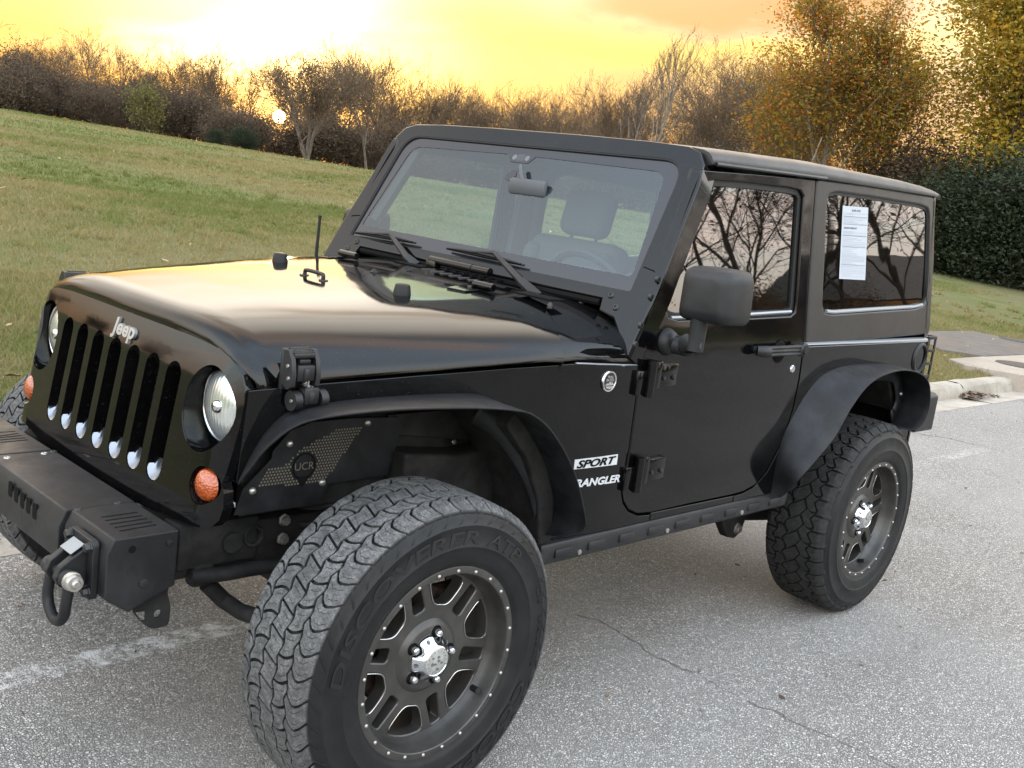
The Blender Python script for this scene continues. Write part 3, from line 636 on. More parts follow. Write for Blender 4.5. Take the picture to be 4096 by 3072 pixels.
# tow hook mount and shackle
c = onX(Z2(560, 930), xf-.01); print('shackle mount', c)
SH = empty('tow_mount', parent=BP)
q = lambda u, v, x: onX(Z2(u, v), x)
mb = MB(); pa = [q(460, 725, xf-.008), q(672, 860, xf-.008), q(655, 1110, xf-.008), q(430, 960, xf-.008)]
ym = (pa[0][1]+pa[1][1]+pa[2][1]+pa[3][1])/4; zm = (pa[0][2]+pa[1][2]+pa[2][2]+pa[3][2])/4; print('mount centre', ym, zm, [p.round(3) for p in pa])
PW, PH = .125, .14
mb.prism([(xf, y, z) for y, z in rrect(ym-PW/2, ym+PW/2, zm-PH/2, zm+PH/2, .014)], (-.016, 0, 0)); mb.build('mount_plate', M['bumper'], SH, bev=.003)
for dy in (-.026, .026):
    mb = MB(); mb.prism([(xf-.014, ym+dy-.010, zm+.052), (xf-.05, ym+dy-.010, zm+.030), (xf-.075, ym+dy-.010, zm+.012), (xf-.085, ym+dy-.010, zm-.012), (xf-.075, ym+dy-.010, zm-.034), (xf-.055, ym+dy-.010, zm-.042), (xf-.014, ym+dy-.010, zm-.04)], (0, .020, 0)); mb.build('mount_ear', M['bumper'], SH, bev=.004, seg=3)
mb = MB(); mb.box((xf-.030, ym, zm+.036), (.030, .05, .012), .002, Matrix.Rotation(math.radians(-32), 3, 'Y')); mb.build('mount_web', M['bumper'], SH)
mb = MB(); mb.box((xf-.036, ym-.002, zm+.0465), (.036, .056, .002), .0008, Matrix.Rotation(math.radians(-32), 3, 'Y')); mb.build('pale_sticker', M['label'], SH)
for dy, dz in ((-.05, .055), (.05, .055), (-.05, -.05), (.05, -.05)):
    mb = MB(); mb.lathe([(0, -.014), (.0095, -.014), (.0108, -.011), (.0108, -.004), (.0135, -.003), (.0135, 0)], 6, (xf-.0165, ym+dy, zm+dz), 'x'); mb.build('mount_bolt', M['blackbolt'], SH, smooth=False)
mb = MB(); xs0 = xf-.06; zp = zm-.012
Pq = [(xs0, ym+.045, zp), (xs0, ym+.048, zp-.03)]+[(xs0-.004, ym+.048*math.cos(a), zp-.062-.052*math.sin(a)) for a in np.linspace(0, math.pi, 13)]+[(xs0, ym-.048, zp-.03), (xs0, ym-.045, zp)]
mb.tube(Pq, [.0125]*len(Pq), 14); mb.cyl((xs0, ym+.058, zp), (xs0, ym-.062, zp), .0115, 14)
for s in (-1, 1): mb.lathe([(0, 0), (.019, 0), (.021, .003), (.021, .019), (.019, .022), (0, .022)], 20, (xs0, ym+s*.047-.011, zp))
SHK = mb.build('shackle', M['bumper'], SH)
mb = MB(); mb.lathe([(0, -.092), (.0075, -.092), (.0105, -.088), (.0105, -.083), (.0175, -.083), (.0185, -.081), (.0185, -.068), (.0215, -.067), (.0215, -.060)], 16, (xs0, ym, zp)); mb.build('shackle_nut', M['steel'], SH)
# --- windshield frame
P0 = np.array((.862, 0, 1.284)); SV = np.array((.213, 0, .407)); SV /= np.linalg.norm(SV); NV = np.array((-SV[2], 0, SV[0]))
def wl(y, s, o=0.): return tuple(P0+np.array((0, y, 0))+SV*s+NV*o)
def onW(p, o=0.):
    q = ray(*p); t = ((P0+NV*o-CA)@NV)/(q@NV); P = CA+t*q; return (P[1], float((P-P0)@SV))
def symm(H): return H+[(-a, b) for a, b in H[::-1]]
go = rounded([(-.697, 0), (-.670, .461), (.670, .461), (.697, 0)], [.012, .085, .085, .012], 8)
hf = [(-.605, -.042), (-.615, -.080), (-.68, -.095), (-.735, -.15), (-.775, -.20), (-.800, -.20), (-.792, 0.03), (-.787, .07), (-.772, .22), (-.759, .38), (-.741, .460), (-.712, .500), (-.66, .518), (-.5, .526), (-.2, .530)]
fo = [(a, b) for a, b in hf[::-1]]+[(-a, b) for a, b in hf]
V2, F, B = fill2d(fo, [offset_poly(go, .004)], [(1, .2), (0, 0)])
mb = MB(); mb.add(*slab(V2, F, B, lambda a, b: wl(a, b, .003), lambda a, b: wl(a, b, -.075)))
WF = mb.build('windshield_frame', M['paint'], JEEP, bev=.034, seg=6, bang=40)
def on_outline(y, s):
    for i in range(len(fo)):
        a = np.array(fo[i]); b = np.array(fo[(i+1) % len(fo)]); p = np.array((y, s)); t = np.clip(((p-a)@(b-a))/max(1e-9, (b-a)@(b-a)), 0, 1)
        if np.linalg.norm(a+(b-a)*t-p) < 4e-4: return True
    return False
_pr = [(v.co.y, float((np.array(v.co)-P0)@SV), float((np.array(v.co)-P0)@NV)) for v in WF.data.vertices]; _ok = [abs(o-.003) < 1e-3 and on_outline(y, s) for y, s, o in _pr]
_w = WF.data.attributes.new('bevel_weight_edge', 'FLOAT', 'EDGE'); _l = {}
for f in WF.data.polygons:
    for k in f.edge_keys: _l[k] = _l.get(k, [])+[abs(f.normal @ Vector(NV)) if 0 else abs(f.normal.dot(Vector(NV)))]
for e in WF.data.edges:
    n_ = _l.get(tuple(sorted(e.vertices)), []); _w.data[e.index].value = 1.0 if (_ok[e.vertices[0]] and _ok[e.vertices[1]] and len(n_) == 2 and min(n_) < .5 < max(n_)) else 0.0
WF.modifiers['bevel'].limit_method = 'WEIGHT'
WF.data.set_sharp_from_angle(angle=math.radians(50))
for e in WF.data.edges:
    if _w.data[e.index].value > .5: e.use_edge_sharp = False
# keep the glass rebate sharp and the outside soft
V2, F, B = fill2d(offset_poly(go, .010), [], [(0, y) for y in (-.4, -.2, 0, .2, .4)]+[(1, .15), (1, .3)])
mb = MB(); mb.add([wl(a, b, -.006) for a, b in V2], F); GLS = mb.build('windshield', M['windshield'], WF, fix=False, smooth=False)
fi = rounded([(-.672, .052), (-.615, .420), (-.045, .428), (-.020, .398), (.066, .398), (.094, .428), (.615, .420), (.672, .052)], [.02, .05, .004, .006, .006, .004, .05, .02], 5)
V2, F, B = fill2d(offset_poly(go, .009), [fi]); mb = MB(); mb.add([wl(a, b, -.0045) for a, b in V2], F); mb.build('black_border', M['tag'], GLS, fix=False, smooth=False)
mb = MB(); yc = .023
for dy in (-.031, .031): mb.add([wl(yc+dy+.011*math.cos(a), .418+.011*math.sin(a), -.0038) for a in np.linspace(0, 2*math.pi, 20, False)], [list(range(20))])
for k in range(7): mb.add([wl(yc-.0165+k*.0055+a, .418+b, -.0038) for a, b in ((-.0012, -.014), (.0012, -.014), (.0012, .014), (-.0012, .014))], [(0, 1, 2, 3)])
mb.build('grille_mark', M['red'], GLS, fix=False, smooth=False)
tg = [onW(z4(u, v)) for u, v in ((1935, 478), (1965, 480), (1980, 500), (1970, 545), (1930, 590), (1905, 606), (1860, 602), (1838, 580), (1865, 530))]
mb = MB(); mb.prism([wl(a, b, -.0042) for a, b in rounded(tg, .006)], tuple(-NV*.0012)); mb.build('toll_tag', M['tag'], GLS, smooth=False)
def wtext(s, cy, cs, w, h, mat, name):
    V, F = textmesh(s, 1, .005, 0, 0.0); V = np.array(V); lo, hi = V.min(0), V.max(0); V -= (lo+hi)/2; sz = hi-lo
    mb = MB(); mb.add([wl(cy-v[0]*w/sz[0], cs+v[1]*h/sz[1], .0012) for v in V], F); return mb.build(name, M[mat], GLS, smooth=False)
# rubber gasket line round the glass
mb = MB(); mb.tube([wl(a, b, -.002) for a, b in offset_poly(go, .002)], .0042, 6, closed=True); mb.build('glass_gasket', M['trim'], WF)
# black slot below the frame, seam of the hinge bracket, bracket bolts
mb = MB(); mb.tube([wl(-.60, -.050, -.008), wl(0, -.054, -.006), wl(.60, -.050, -.008)], .011, 8); mb.build('cowl_gap_seal', M['dark'], WF)
for s in (-1, 1):
    mb = MB(); mb.tube([wl(s*.703, .087, .003), wl(s*.745, .080, .0035), wl(s*.768, .068, -.004), wl(s*.784, .055, -.03)], .0022, 5); mb.build('bracket_seam', M['dark'], WF)
    for a, b in ((.637, -.024), (.6745, -.059)):
        mb = MB(); mb.lathe([(0, .002), (.004, .002), (.0045, .005), (.0085, .0045), (.0115, .001), (.012, 0)], 16, (0, 0, 0), 'z')
        ax = Vector(NV); rot = Vector((0, 0, 1)).rotation_difference(ax).to_matrix(); V = [tuple((rot @ Vector(v))+Vector(wl(s*a, b, .0035))) for v in mb.V]; m2 = MB(); m2.add(V, mb.F); m2.build('bracket_bolt', M['blackbolt'], WF)
for px in (ZB(461, 163), ZB(423, 260), ZB(368, 417), ZB(340, 524)):
    c = onS(px); mb = MB(); mb.lathe([(0, -.003), (.0035, -.003), (.004, -.005), (.008, -.0048), (.0105, -.001), (.011, .004)], 16, (c[0], -(hw(c[0])-.002-.10*max(0, c[1]-1.127)), c[1])); mb.build('bracket_bolt', M['blackbolt'], WF)
# side of the A pillar / bracket
for s in (-1, 1):
    pl_ = [onS(p) for p in (z5(1690, 175), z5(1600, 400), z5(1465, 770), z5(1318, 1160), z5(1240, 1370), ZB(402, 440), ZB(378, 575))]
    P = [(x-.007, z) for x, z in pl_]+[(.815, 1.092), (.81, 1.17), (.862, 1.27), (.930, 1.38), (1.025, 1.56), (1.085, 1.68)]
    panel('pillar_side', P, 'paint', WF, off=-.002, th=.03, bev=.008, seg=3, sgn=s, cuts=ZCUT)
# wipers
def P3(px, o): a, b = onW(px, o); return wl(a, b, o)
WP = [(z6(925, 178), z6(1466, 270), z6(1130, 178), z6(1240, 190), z6(1395, 405), z6(1480, 480)), (z6(1740, 318), z4(2065, 1552), z4(1540, 1385), z4(1735, 1415), z5(-30, 1250), z5(130, 1400))]
for tip0, tip1, mid, elbow, joint, pivot in WP:
    wp_ = empty('wiper', parent=WF)
    mb = MB(); a, b = P3(tip0, .012), P3(tip1, .012); A, Bv = Vector(a), Vector(b); mb.tube([A, A.lerp(Bv, .5), Bv], [.004, .006, .004], 6)
    mb.tube([A.lerp(Bv, .03)+Vector(NV)*.006, A.lerp(Bv, .25)+Vector(NV)*.016, A.lerp(Bv, .5)+Vector(NV)*.022, A.lerp(Bv, .75)+Vector(NV)*.016, A.lerp(Bv, .97)+Vector(NV)*.006], [.003, .0055, .007, .0055, .003], 6); mb.build('wiper_blade', M['trim'], wp_)
    mb = MB(); e = Vector(P3(elbow, .034)); j = Vector(P3(joint, .040)); p = Vector(P3(pivot, .02)); mm_ = A.lerp(Bv, .42)+Vector(NV)*.024
    mb.tube([mm_, e, e.lerp(j, .5), j], [.006, .008, .011, .0135], 8); WA = mb.build('wiper_arm', M['plastic'], wp_, ang=25)
    mb = MB(); mb.tube([j+(e-j)*.02, j.lerp(p, .5), p], [.016, .0185, .020], 8); mb.lathe([(0, .012), (.018, .01), (.021, 0), (.022, -.03)], 16, tuple(p), 'z'); mb.build('wiper_cap', M['plastic'], wp_, ang=30)
# cowl details: louvres, washer nozzle, tie bar
def barZ(p0, p1, z, r, name, mat, parent, flat=.5, n=10):
    a, b = onH(p0), onH(p1); mb = MB(); m_ = a*.5+b*.5; m_[2] = hoodz(m_[0], m_[1]); mb.tube([a, a*.95+b*.05, m_, b*.95+a*.05, b], [r*.5, r, r, r, r*.5], n)
    zz = lambda v: hoodz(v[0], v[1])+.001; V = [(v[0], v[1], zz(v)+(v[2]-zz(v))*flat) for v in mb.V]; m2 = MB(); m2.add(V, mb.F); return m2.build(name, M[mat], parent)
for k in range(7): barZ(z6(1512+k*82, 506+k*19), z6(1800+k*74, 505+k*17), 1.232, .0075, 'cowl_louvre', 'paint', COWL, .5)
a, b = onZ(z6(1600, 415), 1.262), onZ(z6(2125, 530), 1.262); mb = MB(); mb.tube([a, b], .014, 14); mb.box((a*.95+b*.05)-np.array((0, 0, .025)), (.03, .05, .05), .004); TB = mb.build('windshield_tie_bar', M['paint'], COWL)
mb = MB(); mb.cyl(a*.28+b*.72, a*.27+b*.73, .0146, 14); mb.build('bar_seam', M['dark'], TB)
for pc, w_, l_ in ((z6(1440, 455), .10, .10), (z5(120, 1380), .10, .10)):
    c = onZ(pc, 1.236); mb = MB(); mb.box((c[0]+.01, c[1], 1.2335), (.07, .15, .006), .002); mb.build('wiper_recess', M['dark'], COWL)
for px in (z5(240, 1470), z5(533, 1447)):
    c = onZ(px, 1.222); mb = MB(); mb.lathe([(0, .008), (.005, .007), (.0075, .003), (.009, 0), (.009, -.01)], 12, tuple(c), 'z'); mb.build('cowl_screw', M['blackbolt'], COWL)
# hood furniture
for px in (z6(1343, 728), z6(265, 441)):
    c = onH(px); mb = MB(); mb.lathe([(0, .032), (.016, .032), (.0205, .030), (.0225, .025), (.026, .005), (.0265, 0), (.0265, -.01)], 24, tuple(c), 'z'); mb.build('rubber_bumper', M['trim'], HOOD)
a, b = onH(z6(485, 556)), onH(z6(645, 602)); mb = MB(); up = np.array((0, 0, .018))
mb.tube(smooth_path([a, a+up*.75, a+up+(b-a)*.08, a*.5+b*.5+up*1.05, b+up+(a-b)*.08, b+up*.75, b], 4), .0062, 10)
for c in (a, b): mb.lathe([(0, .004), (.0135, .003), (.015, 0), (.015, -.004)], 16, tuple(c+(c-(a+b)/2)*.06), 'z')
mb.build('footman_loop', M['plastic'], HOOD)
c = onH(z6(1100, 530)); mb = MB(); mb.lathe([(0, .012), (.006, .011), (.009, .006), (.014, .003), (.015, 0)], 12, tuple(c), 'z'); mb.build('washer_nozzle', M['trim'], HOOD)
for s, pA, pB, pts in ((-1, z6(1985, 630), z6(2155, 668), [(1740, 678), (1990, 640), (2130, 695), (1900, 712)]), (1, z6(800, 355), z6(945, 388), [(600, 402), (790, 378), (900, 408), (690, 412)])):
    a, b = onZ(pA, 1.238), onZ(pB, 1.238); mb = MB(); mb.tube([a, b], .0125, 12)
    q4 = [onH(z6(*p)) for p in pts]; mb.prism([(p[0], p[1], p[2]+.007) for p in q4], (0, 0, -.010)); HH = mb.build('hood_hinge', M['paint'], HOOD, bev=.002)
    cc = (q4[0]+q4[1]+q4[2]+q4[3])/4; mb = MB(); mb.lathe([(0, .012), (.006, .012), (.0075, .009), (.0075, .004)], 10, tuple(cc), 'z'); mb.build('hinge_screw', M['blackbolt'], HH)
# hood latches
def latch(s):
    L_ = empty('hood_latch', parent=HOOD); cu = onS((1181, 1462)); cl = onS((1206, 1583))
    x, z = cu; y = s*(hw(x)+.003); xl, zl = cl; yl = s*(hw(xl)+.002)
    mb = MB(); mb.box((x-.004, y, z-.006), (.074, .014, .098), .004)
    for d in (-.034, .034): mb.prism([(x+d-.006, y+s*a, z+b) for a, b in ((0, .040), (.022, .044), (.038, .022), (.046, -.012), (.044, -.040), (.028, -.050), (.006, -.040))], (.012, 0, 0))
    for k in range(4): mb.box((x, y+s*(.006+k*.0075), z+.043-k*.0022), (.058, .0045, .006), .001)
    mb.box((x, y+s*.022, z+.030), (.058, .026, .012), .003); mb.build('latch_body', M['plastic'], L_, bev=.0025)
    mb = MB(); mb.box((x+.002, y+s*.032, z-.010), (.050, .022, .040), .006); mb.box((x+.002, y+s*.040, z-.012), (.020, .020, .034), .008); mb.box((x, y+s*.030, z+.017), (.030, .014, .010), .002); mb.build('latch_lever', M['plastic'], L_)
    a = np.array((x+.003, y+s*.036, z-.030)); b = np.array((xl-.001, yl+s*.030, zl+.022)); f = lambda t: tuple(a+(b-a)*t)
    mb = MB(); mb.cyl(f(0), f(1), .0055, 10); mb.cyl(f(.10), f(.26), .0098, 6); mb.cyl(f(.78), f(.95), .0105, 6); mb.build('latch_rod', M['steel'], L_)
    mb = MB(); mb.box((xl, yl+s*.026, zl+.008), (.044, .032, .044), .008); mb.box((xl, yl+s*.036, zl+.004), (.022, .020, .034), .009); mb.box((xl, yl+s*.010, zl-.008), (.088, .020, .046), .006)
    for d in (-.037, .037): mb.tube([(xl+d-.010, yl+s*.022, zl-.004), (xl+d+.010, yl+s*.022, zl-.004)], .024, 18)
    mb.build('latch_base', M['plastic'], L_)
    for px, py, pz in ((x-.040, y+s*.026, z+.006), (x-.040, y+s*.032, z-.022), (xl-.047, yl+s*.026, zl-.004)):
        MB().lathe([(0, -.0025), (.0042, -.0025), (.0052, .001)], 10, (px, py, pz), 'x').build('latch_bolt', M['steel'], L_)
latch(-1); latch(1)
# antenna
b = onY(S(684, 541), .66); t = onY(S(691.5, 465), .66); mb = MB(); mb.tube([b, t*.9+b*.1, t], [.0065, .0052, .0052], 8); mb.tube([t*.93+b*.07, t], [.0068, .0068], 8); mb.tube([b, b-np.array((0, 0, .08))], .0065, 8); mb.lathe([(0, -.045), (.010, -.046), (.013, -.06), (.014, -.08)], 14, tuple(b), 'z'); mb.build('antenna', M['trim'], COWL)

# --- roof
def ze_(x): return interp(x, (1.05, 1.81, 2.86), (1.700, 1.727, 1.750))
def roofsec(x, up=0.0, out=0.0):
    ze = ze_(x)+up; zc = interp(x, (1.08, 1.15, 1.8, 2.5, 2.76, 2.83, 2.865), (1.742, 1.753, 1.781, 1.787, 1.781, 1.772, 1.752))+up
    e = sy(1.2, ze_(x))+out; H = [(e-.012, ze-.012), (e, ze-.008), (e+.001, ze+.004), (e-.004, ze+.022), (e-.016, ze+.038), (e-.038, ze+.050), (e-.08, ze+.056), (e-.2, ze+.060), (e-.4, ze+.062), (0, ze+.064)]
    k = (zc-ze)/.064; return [(x, -a, ze+(b-ze)*(k if b > ze else 1)) for a, b in H]+[(x, a, ze+(b-ze)*(k if b > ze else 1)) for a, b in H[-2::-1]]
def roofpiece(xs, name, **k):
    mb = MB(); G = [roofsec(x, **k) for x in xs]; mb.grid(G)
    for row in (G[0], G[-1]): mb.add([*row], [list(range(len(row)))])
    return mb.build(name, M['satin'], JEEP, ang=45)
HT = roofpiece([1.835, 1.84, 1.9, 2.1, 2.3, 2.5, 2.65, 2.74, 2.80, 2.835, 2.856, 2.862], 'hardtop_roof')
FP = roofpiece([1.105, 1.115, 1.13, 1.2, 1.4, 1.6, 1.75, 1.815, 1.829], 'removable_roof_panel', out=.006)
mb = MB(); mb.tube([(x, -(sy(1.2, ze_(x))+.009), ze_(x)-.006) for x in (1.125, 1.3, 1.5, 1.7, 1.828)], .0062, 8); mb.build('drip_rail', M['satin'], FP)
mb = MB(); mb.box((1.46, 0, 1.705), (.74, 1.36, .02)); mb.box((2.34, 0, 1.715), (1.0, 1.36, .02)); mb.build('headliner', M['liner'], HT, smooth=False)
# side of the hard top with its window
ht_px = [z8(992, 318), z8(1300, 357), z8(1672, 421), z8(1690, 440), z8(1682, 800), z8(1660, 1180), z8(1652, 1238), z8(1300, 1272), z8(925, 1300), z8(955, 820)]
HS = [onS(p, -.012) for p in ht_px]; HS = [(x, max(z, 1.128)) for x, z in HS]
rw_px = [z8(1062, 410), z8(1105, 398), z8(1300, 425), z8(1600, 475), z8(1645, 492), z8(1655, 540), z8(1640, 1030), z8(1622, 1065), z8(1570, 1085), z8(1300, 1102), z8(1075, 1118), z8(1035, 1108), z8(1022, 1070), z8(1036, 800), z8(1048, 460)]
RW = rounded([onS(p, -.012) for p in rw_px], .02, 3)
for s in (-1, 1):
    hs = panel('hardtop_side', HS, 'satin', HT, off=-.012, th=.04, holes=[RW], cuts=ZCUT, bev=.010, seg=3, sgn=s)
    panel('window_rubber', offset_poly(RW, .004), 'trim', hs, holes=[offset_poly(RW, -.010)], off=-.020, th=.02, bev=.002, sgn=s)
    panel('quarter_window', offset_poly(RW, -.007), 'privacy' if s < 0 else 'clear', hs, off=-.024, th=.004, bev=0, sgn=s)
# sky sheen painted as pale strips: belt line, below the quarter window, fender top
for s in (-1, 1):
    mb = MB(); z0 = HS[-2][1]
    mb.prism([(1.826, s*(.8005-a), 1.1165+b) for a, b in ((0, 0), (.002, .012), (.014, .0165), (.03, .0165), (.03, 0))], (1.065, 0, .006)); mb.build('belt_sheen', M['ledge_sheen'], JEEP, bev=.002)
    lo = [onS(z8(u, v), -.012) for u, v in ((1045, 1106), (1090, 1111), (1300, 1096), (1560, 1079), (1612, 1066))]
    mb = MB(); mb.tube([(x, s*(sy(x, z)-.016), z+.002) for x, z in lo], .0075, 8); mb.build('window_sill_sheen', M['ledge_sheen'], HT)
    mb = MB(); mb.tube([(x, s*(hw(x)-.006), zs_(x)-.009) for x in (.56, .65, .75, .84)], .0055, 6); mb.build('fender_edge_sheen', M['ledge_sheen'], JEEP)
# rear wall
def xb_(z): return interp(z, (.6, 1.13, 1.75), (2.925, 2.925, 2.872))
for z0, z1, mt, nm, of in ((1.132, 1.752, 'satin', 'hardtop_rear', -.012), (.62, 1.127, 'paint', 'tub_rear', 0)):
    G = []
    for k in range(7):
        z = z0+(z1-z0)*k/6; e = sy(2, z)+of; x = xb_(z); H = [(x-.05+.0, e)]+[(x-.035+.035*math.sin(a), e-.035+.035*math.cos(a)) for a in np.linspace(0, math.pi/2, 6)]+[(x, e-.2), (x, 0)]
        G.append([(a, -b, z) for a, b in H]+[(a, b, z) for a, b in H[-2::-1]])
    mb = MB(); mb.grid(G); mb.build(nm, M[mt], JEEP, ang=50)
# fuel filler recess and guard, rear bumper
c = onS(ZC(992, 297)); MB().lathe([(0, .055), (.045, .055), (.050, .05), (.052, .0), (.055, -.008), (.062, -.009), (.066, -.006), (.069, .002)], 40, (c[0], -sy(*c), c[1])).build('fuel_filler_ring', M['plastic'], JEEP)
mb = MB(); mb.lathe([(0, .02), (.028, .02), (.032, .026), (.032, .05)], 24, (c[0], -sy(*c), c[1])); mb.box((c[0], -sy(*c)+.02, c[1]), (.05, .02, .012), .003); mb.build('fuel_cap', M['trim'], JEEP)
LG = empty('tail_light', parent=JEEP)
for s in (-1, 1):
    mb = MB(); mb.box((2.955, s*.70, 1.02), (.06, .15, .235), .008); mb.build('light_housing', M['plastic'], LG)
    mb = MB(); g0, g1, h0, h1 = 2.925, 3.012, .905, 1.137
    mb.box((2.928, s*.785, (h0+h1)/2), (.012, .008, h1-h0), .002); mb.box((3.008, s*.785, (h0+h1)/2), (.012, .008, h1-h0), .002); mb.box((3.012, s*.71, h1), (.010, .15, .014), .002); mb.box((3.012, s*.71, h0), (.010, .15, .014), .002)
    for k in range(5): mb.box((2.968, s*.785, h0+(h1-h0)*k/4), (.09, .008, .014), .002)
    mb.box((2.968, s*.71, h1), (.09, .15, .006), .002); mb.build('light_guard', M['plastic'], LG)
mb = MB(); mb.prism([(x, y, .705) for x, y in ((2.95, -.80), (3.13, -.805), (3.185, -.77), (3.20, -.6), (3.20, .6), (3.185, .77), (3.13, .805), (2.95, .80))], (0, 0, .168)); mb.build('rear_bumper', M['plastic'], JEEP, bev=.014, seg=3)
# --- flares
def resamp(P, n):
    P = np.array(P); d = np.concatenate([[0], np.cumsum(np.linalg.norm(np.diff(P, axis=0), axis=1))]); u = np.linspace(0, d[-1], n); return [tuple(np.interp(q, d, P[:, k]) for k in range(3)) for q in u]
def flare(inner, outer, name, th=.005):
    """inner / outer: matching lists of (x, z, y)"""
    A = resamp(smooth_path([(x, -y, z) for x, z, y in inner], 6), 72); Bq = resamp(smooth_path([(x, -y, z) for x, z, y in outer], 6), 72); out = []
    for s in (1, -1):
        G = []
        for a, b in zip(A, Bq):
            a, b = np.array(a), np.array(b); m_ = a*.5+b*.5; row = [a, a*.75+b*.25, m_, a*.25+b*.75, b]
            G.append([(p[0], p[1]*s, p[2]) for p in row])
        mb = MB(); mb.grid(G); V, F = fixn(mb.V, mb.F); o = link(name, mesh(name, V, F, M['flare'], True, 50), JEEP)
        sd = o.modifiers.new('thick', 'SOLIDIFY'); sd.thickness = th; sd.offset = 0
        bv = o.modifiers.new('bevel', 'BEVEL'); bv.width = .0018; bv.segments = 2; bv.limit_method = 'ANGLE'; bv.angle_limit = math.radians(50)
        out.append(o)
    return out
def yo(p, y): P = onY(p, -y); return (P[0], P[2], y)
fo_px = [((75, 745), .578), ((105, 700), .60), ((150, 648), .62), ((200, 580), .64), ((260, 520), .66), ((380, 430), .705), ((550, 375), .765), ((900, 335), .84), ((1250, 323), .885), ((1450, 324), .895), ((1600, 335), .90), ((1700, 358), .90), ((1800, 440), .90), ((1900, 600), .90), ((1960, 760), .90), ((1998, 960), .90)]
FO = [yo(ZA(*p), y) for p, y in fo_px]
fi_px = [((72, 738), .64), ((95, 690), .64), ((135, 605), .642), ((180, 525), .645), ((240, 440), .65), ((350, 345), .665), ((520, 300), .69), ((900, 262), .735), ((1300, 242), .765)]
FI = [(*onS(ZA(*p), -.004), hw(onS(ZA(*p), -.004)[0])-.004) for p, y in fi_px]+[(x-.006, z+.006, hw(x)-.004) for x, z, y in FO[11:]]
tail_o = [(.553, .632, .885), (.540, .612, .86), (.523, .606, .83)]
FI2 = [(x-.01, z-.01, hw(x)-.004) for x, z, y in [(.545, .630, 0), (.535, .612, 0), (.523, .604, 0)]]
FL = flare(FI+FI2, FO+tail_o, 'fender_flare')
ro_px = [((222, 1022), .80), ((262, 1010), .825), ((300, 1000), .85), ((370, 925), .90), ((450, 835), .92), ((560, 700), .92), ((640, 560), .92), ((720, 450), .92), ((800, 390), .92), ((900, 360), .92), ((985, 370), .92), ((1035, 410), .92), ((1049, 470), .92), ((1042, 560), .92), ((1005, 640), .915)]
RO = [yo(ZC(*p), y) for p, y in ro_px]
ri_px = [((222, 1010), .797), ((235, 960), .797), ((250, 880), .797), ((280, 740), .797), ((350, 582), .797), ((440, 440), .797), ((520, 370), .797), ((620, 336), .797), ((770, 326), .797), ((880, 340), .797)]
RI = [yo(ZC(*p), y) for p, y in ri_px]+[(x, z+.004, .797) for x, z, y in RO[12:]]
print('rear flare outer', [tuple(round(q, 3) for q in p) for p in RO]); print('rear flare inner', [tuple(round(q, 3) for q in p) for p in RI])
RO2 = RO+[(RO[-1][0]-.035, RO[-1][1]-.025, .89), (RO[-1][0]-.07, RO[-1][1]-.02, .85)]; RI2 = RI+[(RI[-1][0]-.035, RI[-1][1]-.025, .797), (RI[-1][0]-.07, RI[-1][1]-.02, .797)]
RF = flare(RI2, RO2, 'fender_flare')
# inner flange of the flares with bolts
def flange(path, d, name, bolts, fl, y_=None, both=True):
    P = smooth_path([(x, z) for x, z, y in path], 4)
    for s, f in ((-1, fl[0]), (1, fl[1])):
        G = []
        for i, p in enumerate(P):
            t = np.array(P[min(i+1, len(P)-1)])-np.array(P[max(i-1, 0)]); t /= np.linalg.norm(t); n = np.array((t[1], -t[0])); q_ = np.array(p)+n*d
            yy = (hw(p[0])-.002) if y_ is None else y_
            G.append([(p[0], s*yy, p[1]), (q_[0], s*yy, q_[1])])
        mb = MB(); mb.grid(G); o = mb.build(name, M['flare'], f)
        sd = o.modifiers.new('thick', 'SOLIDIFY'); sd.thickness = .005; sd.offset = 0
        for bx, bz in bolts:
            yb = (hw(bx)+.002) if y_ is None else y_+.003
            MB().lathe([(0, -s*-.007*-1 if 0 else -.008), (.006, -.008), (.0085, -.005), (.009, 0)], 12, (bx, s*yb if s < 0 else s*yb, bz)).build('flare_bolt', M['steel'], f)
bl = [onY(ZA(u, v), -.79) for u, v in ((1683, 470), (1758, 690), (1857, 942))]
flange(FI[9:]+FI2[:1], .075, 'flare_flange', [(p[0], p[2]) for p in bl], FL)
bl = [onY(ZC(u, v), -.80) for u, v in ((893, 478), (890, 628))]
flange(RI[3:]+RI2[-2:-1], .07, 'flare_flange', [(p[0], p[2]) for p in bl], RF)
# --- rock rail
for s in (-1, 1):
    mb = MB(); mb.prism([(.49, s*y, z) for y, z in ((.745, .572), (.803, .572), (.808, .560), (.806, .515), (.79, .503), (.745, .503))], (1.37, 0, 0)); RR = mb.build('rock_rail', M['plastic'], JEEP, bev=.004, seg=2)
    for k in range(9):
        x = .585+k*.148; mb = MB(); mb.box((x, s*.806, .540), (.078, .016, .030), .0075); mb.build('rail_embossing', M['plastic'], RR)
    for x in (.66, 1.10, 1.55):
        MB().lathe([(0, -.004), (.008, -.003), (.009, .003)], 12, (x, s*.807 if s < 0 else .807, .527)).build('rail_rivet', M['steel'], RR)
